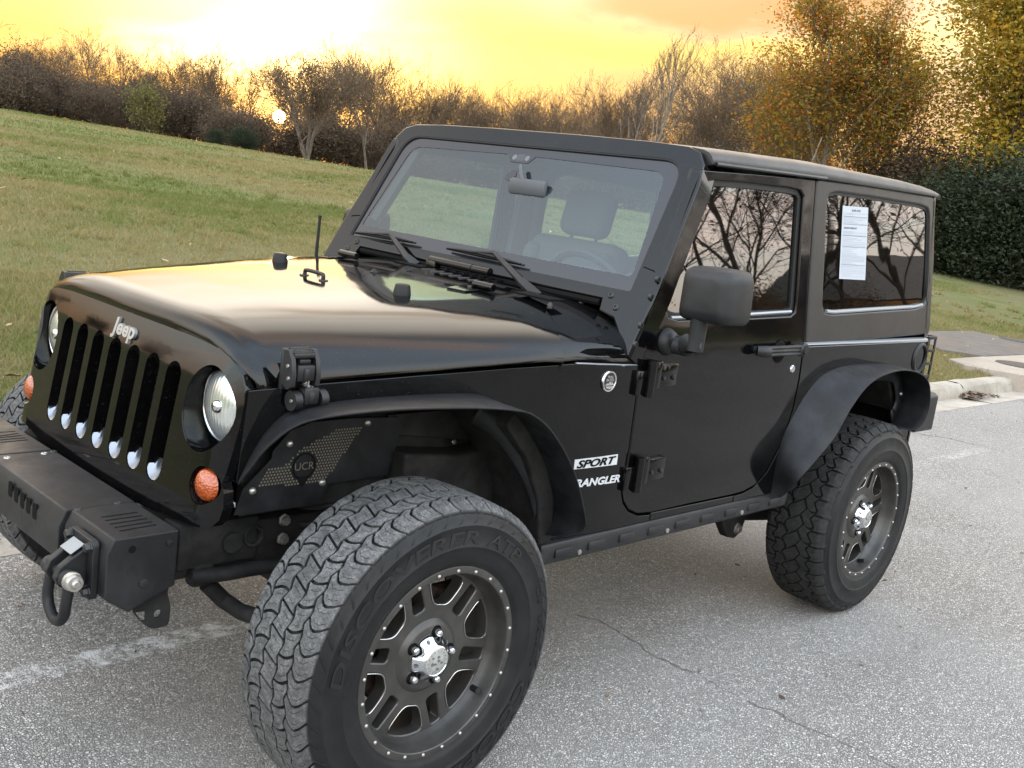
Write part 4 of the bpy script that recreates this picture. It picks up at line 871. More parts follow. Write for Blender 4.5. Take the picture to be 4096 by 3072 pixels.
# --- inner wheel wells, chassis
mb = MB(); mb.box((.27, 0, .87), (1.10, .98, .36)); mb.box((1.85, 0, .78), (2.0, 1.0, .40)); mb.box((1.45, 0, .60), (1.25, 1.50, .06)); mb.box((.72, 0, .80), (.14, 1.50, .50)); mb.box((2.84, 0, .86), (.05, 1.45, .46)); mb.box((1.765, 0, .80), (.03, 1.50, .5)); mb.build('engine_bay_tub', M['dark'], JEEP, smooth=False)
for s in (-1, 1):
    mb = MB(); mb.box((.09, s*.505, .845), (.80, .02, .33)); mb.build('inner_fender', M['under'], JEEP, smooth=False)
    # box-shaped liner behind the wheel
    mb = MB(); P = [onY(ZA(u, v), -.60) for u, v in ((1000, 575), (1330, 580), (1560, 520), (1620, 800), (1660, 1000), (1360, 1000), (980, 900))]
    mb.prism([(p[0], s*.60, p[2]) for p in P], (0, -s*.16, 0)); mb.build('wheel_well_liner', M['under'], JEEP, bev=.012)
    mb = MB(); mb.prism([(x, s*.55, z) for x, z in ((.34, .98), (.46, .86), (.54, .70), (.55, .55), (.50, .55), (.47, .70), (.40, .83), (.30, .93))], (0, s*.24, 0)); mb.build('wheel_well_liner', M['under'], JEEP, bev=.01)
    mb = MB(); mb.prism([(x, s*.50, z) for x, z in ((1.83, .60), (1.90, .86), (2.05, .97), (2.4, 1.0), (2.62, .95), (2.72, .82), (2.76, .82), (2.66, .99), (2.42, 1.04), (2.03, 1.02), (1.86, .90), (1.79, .60))], (0, s*.28, 0)); mb.build('wheel_well_liner', M['under'], JEEP, bev=.008)
    mb = MB(); mb.box((.9+.25, s*.42, .575), (3.2, .07, .125), .012); mb.box((-.33, s*.43, .60), (.22, .085, .115), .010); mb.cyl((-.30, s*.38, .6), (-.30, s*.485, .6), .026, 16); FRM = mb.build('frame_rail', M['under'], JEEP)
    if s < 0:
        c = onY(ZA(155, 1027), -.475); mb = MB(); mb.lathe([(.0, .03), (.020, .028), (.021, -.004), (.027, -.006), (.029, 0)], 20, (c[0], -.475, c[2])); mb.build('rail_tube_end', M['under'], FRM)
        for u, v in ((325, 938), (315, 1042)):
            c = onY(ZA(u, v), -.475); MB().lathe([(0, -.016), (.0115, -.016), (.013, -.013), (.013, -.004), (.017, -.003), (.017, 0)], 6, (c[0], -.475, c[2])).build('frame_bolt', M['steel'], FRM)
    # sway bar, steering link, coil and shock
    q_ = lambda u, v, y: onY(Z2(u, v), y)
    if s < 0:
        mb = MB(); a = q_(1300, 1000, -.47); b = q_(1500, 985, -.49); c = q_(1700, 950, -.50); d = q_(1900, 930, -.52)
        mb.tube(smooth_path([a+np.array((-.02, .25, 0)), a+np.array((0, .03, 0)), a, b, c, d, d+np.array((.10, -.02, -.005))], 4), .0185, 12); mb.box(a+np.array((.02, .02, 0)), (.06, .05, .07), .015); mb.build('sway_bar', M['under'], JEEP)
        mb = MB(); mb.tube([q_(1370, 1050, -.44), q_(1480, 1160, -.45), q_(1600, 1240, -.50), q_(1760, 1290, -.60)], .021, 12); mb.build('steering_link', M['under'], JEEP)
mb = MB(); mb.cyl((0, -.70, .40), (0, .70, .40), .045, 16); mb.lathe([(0, -.13), (.07, -.13), (.13, -.06), (.14, 0), (.13, .06), (.07, .13), (0, .13)], 20, (-.02, .22, .40)); mb.build('front_axle', M['under'], JEEP)
mb = MB(); mb.cyl((2.424, -.68, .40), (2.424, .68, .40), .045, 16); mb.lathe([(0, -.13), (.07, -.13), (.13, -.06), (.14, 0), (.13, .06), (.07, .13), (0, .13)], 20, (2.42, 0, .40)); mb.build('rear_axle', M['under'], JEEP)
for s in (-1, 1):
    mb = MB(); mb.tube([(-.02, s*.40, z) for z in (.46, .80)], .022, 10)
    P = [(-.02+.07*math.cos(a), s*.43+.07*math.sin(a), .48+.30*a/(2*math.pi*6)) for a in np.linspace(0, 2*math.pi*6, 96)]; mb.tube(P, .009, 6); mb.build('coil_spring', M['under'], JEEP)
    MB().tube([(1.40, s*.46, .43), (2.36, s*.52, .32)], [.028, .028], 10).build('control_arm', M['under'], JEEP); MB().tube([(.70, s*.44, .44), (.06, s*.50, .34)], .026, 10).build('control_arm', M['under'], JEEP)
    mb = MB(); c = onY(ZB(870, 1530), -.52); mb.prism([(c[0]+a, s*.50, c[2]+b) for a, b in ((-.20, .13), (.10, .13), (.045, -.02), (.0, -.045), (-.06, -.03))], (0, s*.04, 0)); AB = mb.build('arm_bracket', M['under'], JEEP, bev=.006)
    if s < 0: MB().lathe([(0, -.018), (.016, -.018), (.018, -.014), (.018, -.004), (.025, -.003), (.025, 0)], 6, (c[0], s*.541, c[2])).build('bracket_bolt', M['steel'], AB)
# perforated splash plate with emblem in the front wheel well
yP = -.552
def onP(p): P = onY(p, yP); return (P[0], P[2])
pp = [onP(ZA(u, v)) for u, v in ((48, 915), (70, 850), (100, 770), (260, 600), (265, 560), (360, 450), (480, 400), (700, 378), (960, 372), (1000, 460), (965, 465), (940, 545), (900, 690), (835, 700), (570, 740), (505, 855))]
mb = MB(); V2, F2, B2 = fill2d(pp); mb.add(*slab(V2, F2, B2, lambda a, b: (a, yP, b), lambda a, b: (a, yP+.004, b))); SP = mb.build('splash_plate', M['flare'], JEEP, smooth=False)
# the mesh panel: flat hexagons, dusty light behind the holes put into their colour
me_px = [(175, 755), (250, 645), (290, 600), (740, 420), (765, 425), (540, 735), (520, 735)]
MP = [onP(ZA(u, v)) for u, v in ((172, 758), (232, 660), (345, 630), (400, 560), (640, 425), (765, 420), (545, 735))]
def inside(p, P):
    r = False; j = len(P)-1
    for i in range(len(P)):
        if (P[i][1] > p[1]) != (P[j][1] > p[1]) and p[0] < (P[j][0]-P[i][0])*(p[1]-P[i][1])/(P[j][1]-P[i][1])+P[i][0]: r = not r
        j = i
    return r
mb = MB(); hex_ = MB(); pc = onP(ZA(435, 640)); rE = .034
x0, x1 = min(p[0] for p in MP), max(p[0] for p in MP); z0, z1 = min(p[1] for p in MP), max(p[1] for p in MP); st = .0088; j = 0; z = z0
while z < z1:
    x = x0+(st/2 if j % 2 else 0)
    while x < x1:
        if inside((x, z), MP) and math.hypot(x-pc[0], z-pc[1]) > rE+.004:
            hex_.add([(x+.0031*math.cos(a), yP-.0012, z+.0031*math.sin(a)) for a in np.linspace(.52, .52+2*math.pi, 6, False)], [tuple(range(6))])
        x += st
    z += st*.866; j += 1
M['meshhole'] = simple('dusty_light_tan', (.105, .092, .070), .7)
hex_.build('mesh_screen', M['meshhole'], SP, smooth=False, fix=False)
# emblem: gear ring with letters and a point
mb = MB()
mb.lathe([(rE-.004, -.003), (rE-.003, -.0035), (rE, -.003)], 40, (pc[0], yP, pc[1])); mb.prism([(pc[0]+a, yP-.003, pc[1]+b) for a, b in ((-.02, -.028), (.02, -.028), (0, -.055))], (0, .002, 0)); mb.build('round_crest', M['dark'], SP, smooth=False)
flat_text('UCR', pc[0], pc[1], .056, .019, yP-.0035, 'meshhole', SP, off=-.01)
for u, v in ((358, 518), (790, 402), (538, 732), (152, 780)):
    c = onP(ZA(u, v)); MB().lathe([(0, -.007), (.004, -.007), (.0075, -.005), (.0095, -.001), (.0098, 0)], 14, (c[0], yP, c[1])).build('plate_screw', M['steel'], SP)
# second plate on the roof of the wheel well with fasteners
up = [onY(ZA(u, v), -.545) for u, v in ((900, 360), (1240, 330), (1500, 420), (1600, 500), (1480, 520), (1260, 490), (960, 470))]
mb = MB(); mb.prism([(p[0], -.545, p[2]) for p in up], (0, .01, 0)); UP = mb.build('upper_splash_plate', M['under'], JEEP, bev=.002)
for u, v in ((1268, 510), (1478, 518), (1332, 578), (1318, 627), (1640, 735)):
    c = onY(ZA(u, v), -.55); MB().lathe([(0, -.005), (.006, -.004), (.008, 0)], 10, (c[0], -.548, c[2])).build('plate_screw', M['steel'], UP)
# --- interior
CAB = empty('cabin_interior', parent=JEEP)
mb = MB(); G = []
for x, z in ((.88, 1.235), (.93, 1.262), (1.02, 1.272), (1.10, 1.262), (1.15, 1.22), (1.16, 1.05)): G.append([(x, y, z+.006*math.cos(y*3)) for y in np.linspace(-.72, .72, 15)])
mb.grid(G); mb.build('dashboard', M['dash'], CAB)
mb = MB(); mb.box((1.07, -.36, 1.285), (.14, .30, .05), .02); mb.build('instrument_hood', M['dash'], CAB)
mb = MB(); cS = np.array((1.20, -.37, 1.215)); ax = np.array((-.40, 0, 1.)); ax /= np.linalg.norm(ax); e1 = np.array((0, 1, 0)); e2 = np.cross(ax, e1)
ax = np.array((.80, 0, .45)); ax /= np.linalg.norm(ax); e2 = np.cross(ax, e1); cS = np.array((1.13, -.33, 1.20))
mb.tube([cS+.185*(math.cos(a)*e1+math.sin(a)*e2) for a in np.linspace(0, 2*math.pi, 40, False)], .0155, 8, closed=True); mb.lathe([(0, 0), (.05, 0), (.06, .03)], 16, tuple(cS), 'x'); mb.tube([cS-.18*e1, cS+.18*e1], .014, 6); mb.build('steering_wheel', M['trim'], CAB)
def seat(cx, cy):
    st_ = empty('seat', parent=CAB)
    mb = MB(); mb.box((cx-.30, cy, .88), (.52, .50, .16), .05); mb.build('seat_cushion', M['seat'], st_)
    mb = MB(); R = Matrix.Rotation(math.radians(14), 3, 'Y'); mb.box((cx-.02, cy, 1.09), (.15, .50, .56), .055, R); mb.box((cx-.07, cy-.20, 1.10), (.10, .09, .46), .035, R); mb.box((cx-.07, cy+.20, 1.10), (.10, .09, .46), .035, R); mb.build('seat_back', M['seat'], st_)
    mb = MB(); mb.box((cx+.065, cy, 1.475), (.10, .255, .20), .045, R); mb.build('headrest', M['seat'], st_)
    mb = MB(); [mb.tube([(cx+.045, cy+d, 1.33), (cx+.06, cy+d, 1.42)], .008, 6) for d in (-.07, .07)]; mb.build('headrest_posts', M['blackbolt'], st_)
seat(1.80, .355); seat(1.66, -.37)
mb = MB(); mb.box((2.30, 0, .98), (.14, .92, .50), .05, Matrix.Rotation(math.radians(12), 3, 'Y')); mb.build('rear_bench', M['seat'], CAB)
mb = MB()
for s in (-1, 1):
    mb.tube(smooth_path([(1.86, s*.66, .9), (1.86, s*.655, 1.45), (1.86, s*.60, 1.63), (1.86, s*.45, 1.67)], 5), .034, 10); mb.tube([(1.10, s*.62, 1.66), (1.86, s*.60, 1.665), (2.75, s*.60, 1.64)], .032, 10)
    mb.tube([(1.10, s*.62, 1.66), (.95, s*.68, 1.35)], .030, 8); mb.tube([(2.75, s*.60, 1.64), (2.80, s*.62, 1.1)], .03, 8)
mb.tube([(1.86, -.46, 1.67), (1.86, .46, 1.67)], .034, 10); mb.build('roll_bar', M['trim'], CAB)
for s in (-1, 1):
    panel('b_pillar_trim', [(1.77, 1.1), (1.93, 1.1), (1.93, 1.70), (1.77, 1.70)], 'seat', CAB, off=-.05, th=.03, bev=0, sgn=s, cuts=ZCUT)
    panel('inner_door_card', [(.90, .7), (1.8, .7), (1.8, 1.235), (.90, 1.235)], 'dash', CAB, off=-.06, th=.02, bev=0, sgn=s, cuts=ZCUT)
mb = MB(); mb.box((1.0, -.085, 1.553), (.022, .175, .056), .011); mb.tube([(1.0, -.06, 1.57), (1.005, -.04, 1.60), (1.02, -.02, 1.625)], .008, 8); mb.build('rear_view_mirror', M['mirrorback'], CAB)
# rear wall window so that light comes through the cabin
# --- paper notice on the quarter window
PQ = [(2.052, 1.368), (2.266, 1.371), (2.254, 1.648), (2.043, 1.640)]; PQ = [onS(S(*q), -.012) for q in ((1818, 603), (1874, 606), (1881, 449), (1826, 445))]
PA = empty('paper_notice'); tag(PA, 'white printed dealer notice taped to the rear side window of the black vehicle', 'paper notice')
def pq(a, b, o=0): x = (PQ[0][0]*(1-a)+PQ[1][0]*a)*(1-b)+(PQ[3][0]*(1-a)+PQ[2][0]*a)*b; z = (PQ[0][1]*(1-a)+PQ[1][1]*a)*(1-b)+(PQ[3][1]*(1-a)+PQ[2][1]*a)*b; return (x, -(sy(x, z)-.012-.010+o), z)
PA.location = pq(.5, 0, 0); off_ = Vector(PA.location)
def pbuild(mb, name, mat):
    V = [(v[0]-off_.x, v[1]-off_.y, v[2]-off_.z) for v in mb.V]; m2 = MB(); m2.add(V, mb.F); return m2.build(name, M[mat], PA, smooth=False, fix=False)
mb = MB(); mb.grid([[pq(a, b, .0) for a in (0, .5, 1)] for b in (0, .33, .66, 1)]); mb.grid([[pq(a, b, -.0006) for a in (0, .5, 1)] for b in (0, .33, .66, 1)]); pbuild(mb, 'sheet', 'white')
def ptext(s, a, b, w, h, o=.0012, mat='ink'):
    V, F = textmesh(s, 1, 0, 0, .012); V = np.array(V); lo, hi = V.min(0), V.max(0); V = (V-(lo+hi)/2)/np.maximum(hi-lo, 1e-6); mb = MB(); mb.add([pq(a+v[0]*w, b+v[1]*h, o) for v in V], F); pbuild(mb, 'printed_heading', mat)
ptext('BUYERS GUIDE', .52, .945, .34, .028); ptext('DEALER WARRANTY', .33, .705, .50, .026)
rr_ = random.Random(3); mb = MB()
for b in [.905, .89, .865, .845, .82, .80, .785, .77, .66, .645, .63, .61, .57, .55, .53, .515, .49, .47, .44, .41, .385, .36, .34, .325, .31, .29, .27, .255, .235, .215, .18, .16, .13, .11, .085, .06, .04]:
    a1 = rr_.choice([.96, .96, .8, .62, .45, .92]); mb.grid([[pq(a, bb, .0009) for a in (.06, a1)] for bb in (b-.003, b+.003)])
pbuild(mb, 'printed_lines', 'inkgrey')
mb = MB(); [mb.grid([[pq(a, bb, .0012) for a in (.04, .97)] for bb in (b-.0018, b+.0018)]) for b in (.86, .755, .60, .45, .20)]; pbuild(mb, 'printed_rules', 'ink')
# ------------------------------------------------------------------ wheels
def polar(r, deg, y): a = math.radians(deg); return (r*math.sin(a), y, r*math.cos(a))
SPK = -.074
def rim_parts():
    out = {}
    mb = MB(); mb.lathe([(.2365, -.108), (.2465, -.113), (.2478, -.121), (.2455, -.1268), (.2415, -.1282), (.2285, -.1282), (.2262, -.1262), (.2235, -.117), (.2215, -.100), (.216, -.086), (.212, -.078), (.210, -.0735)], 96)
    U = [(-17.2, .2045), (-18, .182), (-14, .146), (-8.5, .1315), (0, .129), (8.5, .1315), (14, .146), (18, .182), (17.2, .2045), (8, .2062), (0, .2068), (-8, .2062)]
    T = [(-4.6, .2045), (-9.2, .131), (-6.5, .1235), (6.5, .1235), (9.2, .131), (4.6, .2045), (0, .2055)]
    holes = []
    for k in range(6):
        for base, poly, r in ((12.6, [(a*.94, q) for a, q in U], .010), (42.6, [(a*.88, q) for a, q in T], .006)):
            P = [(q*math.sin(math.radians(base+60*k+a)), q*math.cos(math.radians(base+60*k+a))) for a, q in poly]; holes.append(rounded(P, r, 3))
    outer = [(.2112*math.sin(a), .2112*math.cos(a)) for a in np.linspace(0, 2*math.pi, 96, False)]
    big = [offset_poly(h, .0028) for h in holes]
    V2, F, B = fill2d(outer, big); f2 = MB(); f2.add([(a, SPK, b) for a, b in V2], F)
    for h, g_ in zip(holes, big):
        f2.grid([[(a, SPK, b) for a, b in g_+g_[:1]], [(a, SPK+.0028, b) for a, b in h+h[:1]]]); f2.grid([[(a, SPK+.0028, b) for a, b in h+h[:1]], [(a, SPK+.036, b) for a, b in h+h[:1]]])
    out['ring'] = mesh('bead_ring', *fixn(mb.V, mb.F), M['rim'], True, 30); out['spokes'] = mesh('spokes', *fixn(f2.V, f2.F), M['rim'], True, 30)
    hb = MB(); hb.lathe([(.096, SPK+.001), (.092, SPK-.002), (.084, SPK-.009), (.078, SPK-.0115), (.0, SPK-.012)], 48); out['hub'] = mesh('hub_face', *fixn(hb.V, hb.F), M['rim'], True, 60)
    ed = MB()
    for k in range(6):
        for sgn in (-1, 1):
            pass
        P = [polar(q, 12.6+60*k+a*.94, SPK-.0008) for a, q in [(-17.4, .196), (-17.6, .182), (-13.7, .146), (-8.2, .1318), (0, .1294), (8.2, .1318), (13.7, .146), (17.6, .182), (17.4, .196)]]
        P = smooth_path(P, 4); ed.tube(P, [.0004]+[.0014]*(len(P)-2)+[.0004], 6)
    out['edge'] = mesh('machined_edge', *fixn(ed.V, ed.F), M['rimedge'])
    br = MB(); br.lathe([(.2115, -.072), (.209, -.03), (.209, .06), (.228, .085), (.238, .115)], 64); out['barrel'] = mesh('barrel', *fixn(br.V, br.F), M['rim'], True, 60)
    bk = MB(); bk.lathe([(.0, -.012), (.155, -.012), (.158, -.006), (.158, .01), (.05, .012), (.05, .10), (0, .10)], 48); bk.box((.12, .0, .06), (.10, .05, .16), .015); out['brake'] = mesh('brake_disc', *fixn(bk.V, bk.F), M['rust'], True, 30)
    cp = MB(); rows = []
    for y, r, am in ((SPK-.006, .0625, .016), (SPK-.013, .0615, .0145), (SPK-.021, .0565, .0085), (SPK-.030, .0475, .0025), (SPK-.0375, .0408, .0003), (SPK-.0410, .0378, 0), (SPK-.0425, .0358, 0), (SPK-.0412, .0342, 0)):
        row = []
        for k in range(100):
            a = 2*math.pi*k/100; ph = ((math.degrees(a)-13)/72) % 1; d = min(ph, 1-ph)*72; cut = max(0, 1-(d/17)**2); rr = r-am*cut*1.35; row.append((rr*math.sin(a), y, rr*math.cos(a)))
        rows.append(row+[row[0]])
    cp.grid(rows); out['cap'] = mesh('centre_cap', *fixn(cp.V, cp.F), M['chrome'], True, 32)
    cf = MB(); cf.lathe([(0, SPK-.0418), (.033, SPK-.0418), (.0345, SPK-.0410)], 48); out['capface'] = mesh('cap_disc', *fixn(cf.V, cf.F), M['capface'])
    cg = MB()
    for k in range(16):
        a = 360/16*k; cg.add([polar(r, a+d, SPK-.0424) for r, d in ((.0265, -3.2), (.030, -2.2), (.030, 2.6), (.0265, 1.4))], [(0, 1, 2, 3)])
    cg.lathe([(.0235, SPK-.0423), (.0240, SPK-.0423)], 32)
    for a, r, w in ((20, .012, .006), (110, .016, .005), (170, .02, .006), (250, .014, .008), (310, .018, .005), (80, .006, .006), (215, .007, .005)):
        c = polar(r, a, SPK-.0424); cg.add([(c[0]+w*math.cos(t)*(.6 if i % 2 else 1), c[1], c[2]+w*math.sin(t)*(.5 if i % 3 else .9)) for i, t in enumerate(np.linspace(0, 2*math.pi, 9, False))], [tuple(range(9))])
    out['capmark'] = mesh('cap_engraving', cg.V, cg.F, M['red'], False)
    dm = MB()
    for k in range(5):
        a = 13+36+72*k; n_ = polar(1, a, 0); c = np.array(polar(.0535, a, SPK-.0262)); t1 = np.array(polar(1, a+90, 0)); ax = np.array((n_[0]*.62, -.78, n_[2]*.62)); t2 = np.cross(ax, t1)
        dm.add([tuple(c+ax*.0012+t1*.0036*math.cos(t)+t2*.0062*math.sin(t)) for t in np.linspace(0, 2*math.pi, 16, False)], [tuple(range(16))])
    out['dimples'] = mesh('cap_recess', dm.V, dm.F, M['red'], False)
    lg = MB(); lg.lathe([(0, SPK-.030), (.0055, SPK-.0295), (.0085, SPK-.0265), (.0095, SPK-.022), (.0095, SPK-.004)], 12); out['lug'] = mesh('lug_nut', *fixn(lg.V, lg.F), M['brightchrome'])
    lh = MB(); lh.lathe([(0, SPK-.0125), (.0135, SPK-.0125), (.0150, SPK-.0132), (.016, SPK-.0118)], 24); out['lughole'] = mesh('lug_recess', *fixn(lh.V, lh.F), M['dark'])
    bt = MB(); bt.lathe([(0, -.1325), (.0030, -.1320), (.0046, -.1305), (.0050, -.128)], 12); out['bolt'] = mesh('rim_bolt', *fixn(bt.V, bt.F), M['steel'])
    vs = MB(); a = polar(.214, 127, -.083); vs.tube([a, (a[0]*.95, -.112, a[2]*.95)], [.0085, .0075], 10); out['valve'] = mesh('valve_stem', *fixn(vs.V, vs.F), M['trim'])
    return out
RIM = rim_parts()
SIDE = [(.236, -.110), (.2365, -.118), (.247, -.1275), (.252, -.1285), (.255, -.1318), (.262, -.1345), (.285, -.1392), (.296, -.1402), (.2975, -.1416), (.2995, -.1416), (.301, -.1405), (.325, -.1395), (.347, -.1362), (.349, -.1372), (.351, -.1368), (.353, -.1345), (.366, -.1290), (.378, -.1225), (.386, -.1165), (.3925, -.1085)]
def side_y(r): return float(np.interp(r, [p[0] for p in SIDE], [p[1] for p in SIDE]))
def crown(v): a = abs(v); return .4062-.0040*(a/.11)**2-max(0, a-.106)*.9
def tyre(name, mat, rows, N, cuts, amp, gap_u, gap_v, ribs, wave):
    cr = MB(); prof = SIDE+[(crown(v)-.0095, v) for v in np.linspace(-.104, .104, 13)]+[(r, -y) for r, y in SIDE[::-1]]; cr.lathe(prof, 120); carV, carF = fixn(cr.V, cr.F)
    V = []; F = []; UV = []; TP = []
    rng = random.Random(5)
    nb = len(rows)-1
    for k in range(N):
        for j in range(nb):
            q0, q1, sh, cv, split = cuts[j]
            for h in range(split):
                ns, nu = 5, 4; idx = {}
                u_a = (k+q0+h/split)/N; u_b = (k+q0+(h+1)/split)/N
                for a in range(ns+1):
                    s = a/ns
                    for b in range(nu+1):
                        t = b/nu
                        u = u_a+gap_u/2/2.55+(u_b-u_a-gap_u/2.55)*t
                        vl = rows[j]+(0 if j == 0 else amp*wave(u*N, j)+gap_v/2); vr = rows[j+1]+(0 if j == nb-1 else amp*wave(u*N, j+1)-gap_v/2)
                        v = vl+(vr-vl)*s; uu = u+(sh*(s-.5)+cv*((s-.5)**2-.12)*4)/N
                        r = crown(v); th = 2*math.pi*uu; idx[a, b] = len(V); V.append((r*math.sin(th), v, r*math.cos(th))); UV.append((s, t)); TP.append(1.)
                base_i = {}
                for (a, b), i in list(idx.items()):
                    if a in (0, ns) or b in (0, nu):
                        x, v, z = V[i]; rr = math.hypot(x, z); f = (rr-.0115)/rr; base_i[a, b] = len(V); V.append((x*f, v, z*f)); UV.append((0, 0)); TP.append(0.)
                for a in range(ns):
                    for b in range(nu): F.append((idx[a, b], idx[a+1, b], idx[a+1, b+1], idx[a, b+1]))
                for a in range(ns): F.append((idx[a, 0], base_i[a, 0], base_i[a+1, 0], idx[a+1, 0])); F.append((idx[a, nu], idx[a+1, nu], base_i[a+1, nu], base_i[a, nu]))
                for b in range(nu): F.append((idx[0, b], idx[0, b+1], base_i[0, b+1], base_i[0, b])); F.append((idx[ns, b], base_i[ns, b], base_i[ns, b+1], idx[ns, b+1]))
    me = mesh('tread', V, F, M[mat], True, 30); uvl = me.uv_layers.new(name='block'); li = np.zeros(len(me.loops), int); me.loops.foreach_get('vertex_index', li); uvl.data.foreach_set('uv', np.array(UV)[li].ravel())
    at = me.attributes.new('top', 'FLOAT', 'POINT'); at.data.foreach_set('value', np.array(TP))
    sd = MB()
    for k in range(ribs[0]):
        a0 = 360/ribs[0]*k; r0, r1, w, sk = ribs[1], (ribs[2] if k % 2 else ribs[3]), ribs[4], ribs[5]
        for sgn in (1, -1):
            n = 5; A = []
            for i in range(n+1):
                r = r0+(r1-r0)*i/n; y = side_y(r); e = math.sin(math.pi*i/n)**.5*ribs[6]; aa = a0+sk*i/n
                A.append([tuple(np.array(polar(r, aa-w, y+.0005))*np.array((1, sgn, 1))), tuple(np.array(polar(r, aa-w*.6, y-e))*np.array((1, sgn, 1))), tuple(np.array(polar(r, aa+w*.6, y-e))*np.array((1, sgn, 1))), tuple(np.array(polar(r, aa+w, y+.0005))*np.array((1, sgn, 1)))])
            sd.grid(A)
    rv, rf = fixn(sd.V, sd.F); cm = MB(); cm.add(carV, carF); cm.add(rv, rf)
    return dict(carcass=mesh('carcass', cm.V, cm.F, M['side'], True, 40), tread=me)
def ringtext(s, a0, a1, r0, r1, ext=.0012, off=.01, shear=0):
    V, F = textmesh(s, 1, .02, shear, off); V = np.array(V); lo, hi = V.min(0), V.max(0); V = (V-lo)/(hi-lo); out = []
    for x, y, z in V:
        r = r0+(r1-r0)*y; out.append(polar(r, a0+(a1-a0)*x, side_y(r)-.0003-ext*z))
    return out, F
tri = lambda p: abs((p % 1)*2-1)*2-1
TY_A = tyre('front', 'tread_worn', [-.124, -.074, -.028, .024, .072, .124], 44, [(0, 0, .05, .34, 1), (.45, 0, -.20, .10, 1), (.1, 0, .30, 0, 1), (.6, 0, -.20, -.10, 1), (.3, 0, -.05, -.34, 1)], .0060, .0072, .0068, (46, .354, .383, .378, .9, 5.5, .0022), lambda u, j: tri(u+.3*j))
TY_B = tyre('rear', 'tread_new', [-.126, -.074, -.030, .030, .074, .126], 40, [(0, 0, 0, 0, 1), (.25, 0, .35, .25, 1), (.5, 0, -.5, 0, 1), (.75, 0, .35, -.25, 1), (.5, 0, 0, 0, 1)], .011, .0085, .0085, (40, .389, .366, .376, 2.1, 0, .0045), lambda u, j: tri(u+.25*j))
def wheel(loc, rot, ty, letters=True, sgn=-1):
    w = empty('wheel', loc, JEEP); w.rotation_euler = (0, math.radians(rot), 0 if sgn < 0 else math.pi)
    t = link('tyre', ty['carcass'], w); 
    for nm in ('tread',): link(ty[nm].name.split('.')[0], ty[nm], w)
    for k, nm in (('ring', 'bead_ring'), ('barrel', 'barrel'), ('hub', 'hub_face'), ('edge', 'machined_edge'), ('brake', 'brake_disc'), ('cap', 'centre_cap'), ('capface', 'cap_disc'), ('capmark', 'cap_engraving'), ('dimples', 'cap_recess'), ('valve', 'valve_stem')): link(nm, RIM[k], w)
    sp = link('spokes', RIM['spokes'], w)
    for k in range(5):
        o = link('lug_nut', RIM['lug'], w); o.location = polar(.0655, 13+72*k, 0); o = link('lug_recess', RIM['lughole'], w); o.location = polar(.0655, 13+72*k, 0)
    for k in range(24):
        o = link('rim_bolt', RIM['bolt'], w); o.location = polar(.2347, 5.1+15*k, 0)
    return w
wf = wheel((0, -.8265, .404), 0, TY_A)
for args in (('DISCOVERER', -86, 12, .306, .338, .0016, .01, .15), ('ATP', 18, 43, .306, .338, .0016, .01, .15), ('M+S', 66, 74, .330, .340), ('275/65R18', 80, 105, .330, .340), ('COOPER', 112, 178, .306, .340, .0016, .012, .1)):
    V, F = ringtext(*args); mb = MB(); mb.add(V, F); mb.build('sidewall_lettering', M['sideletter'], wf, smooth=False)
wr = wheel((2.424, -.7735, .404), 35.4, TY_B)
wheel((0, .8265, .404), 0, TY_A, sgn=1); wheel((2.424, .7735, .404), 20, TY_B, sgn=1)
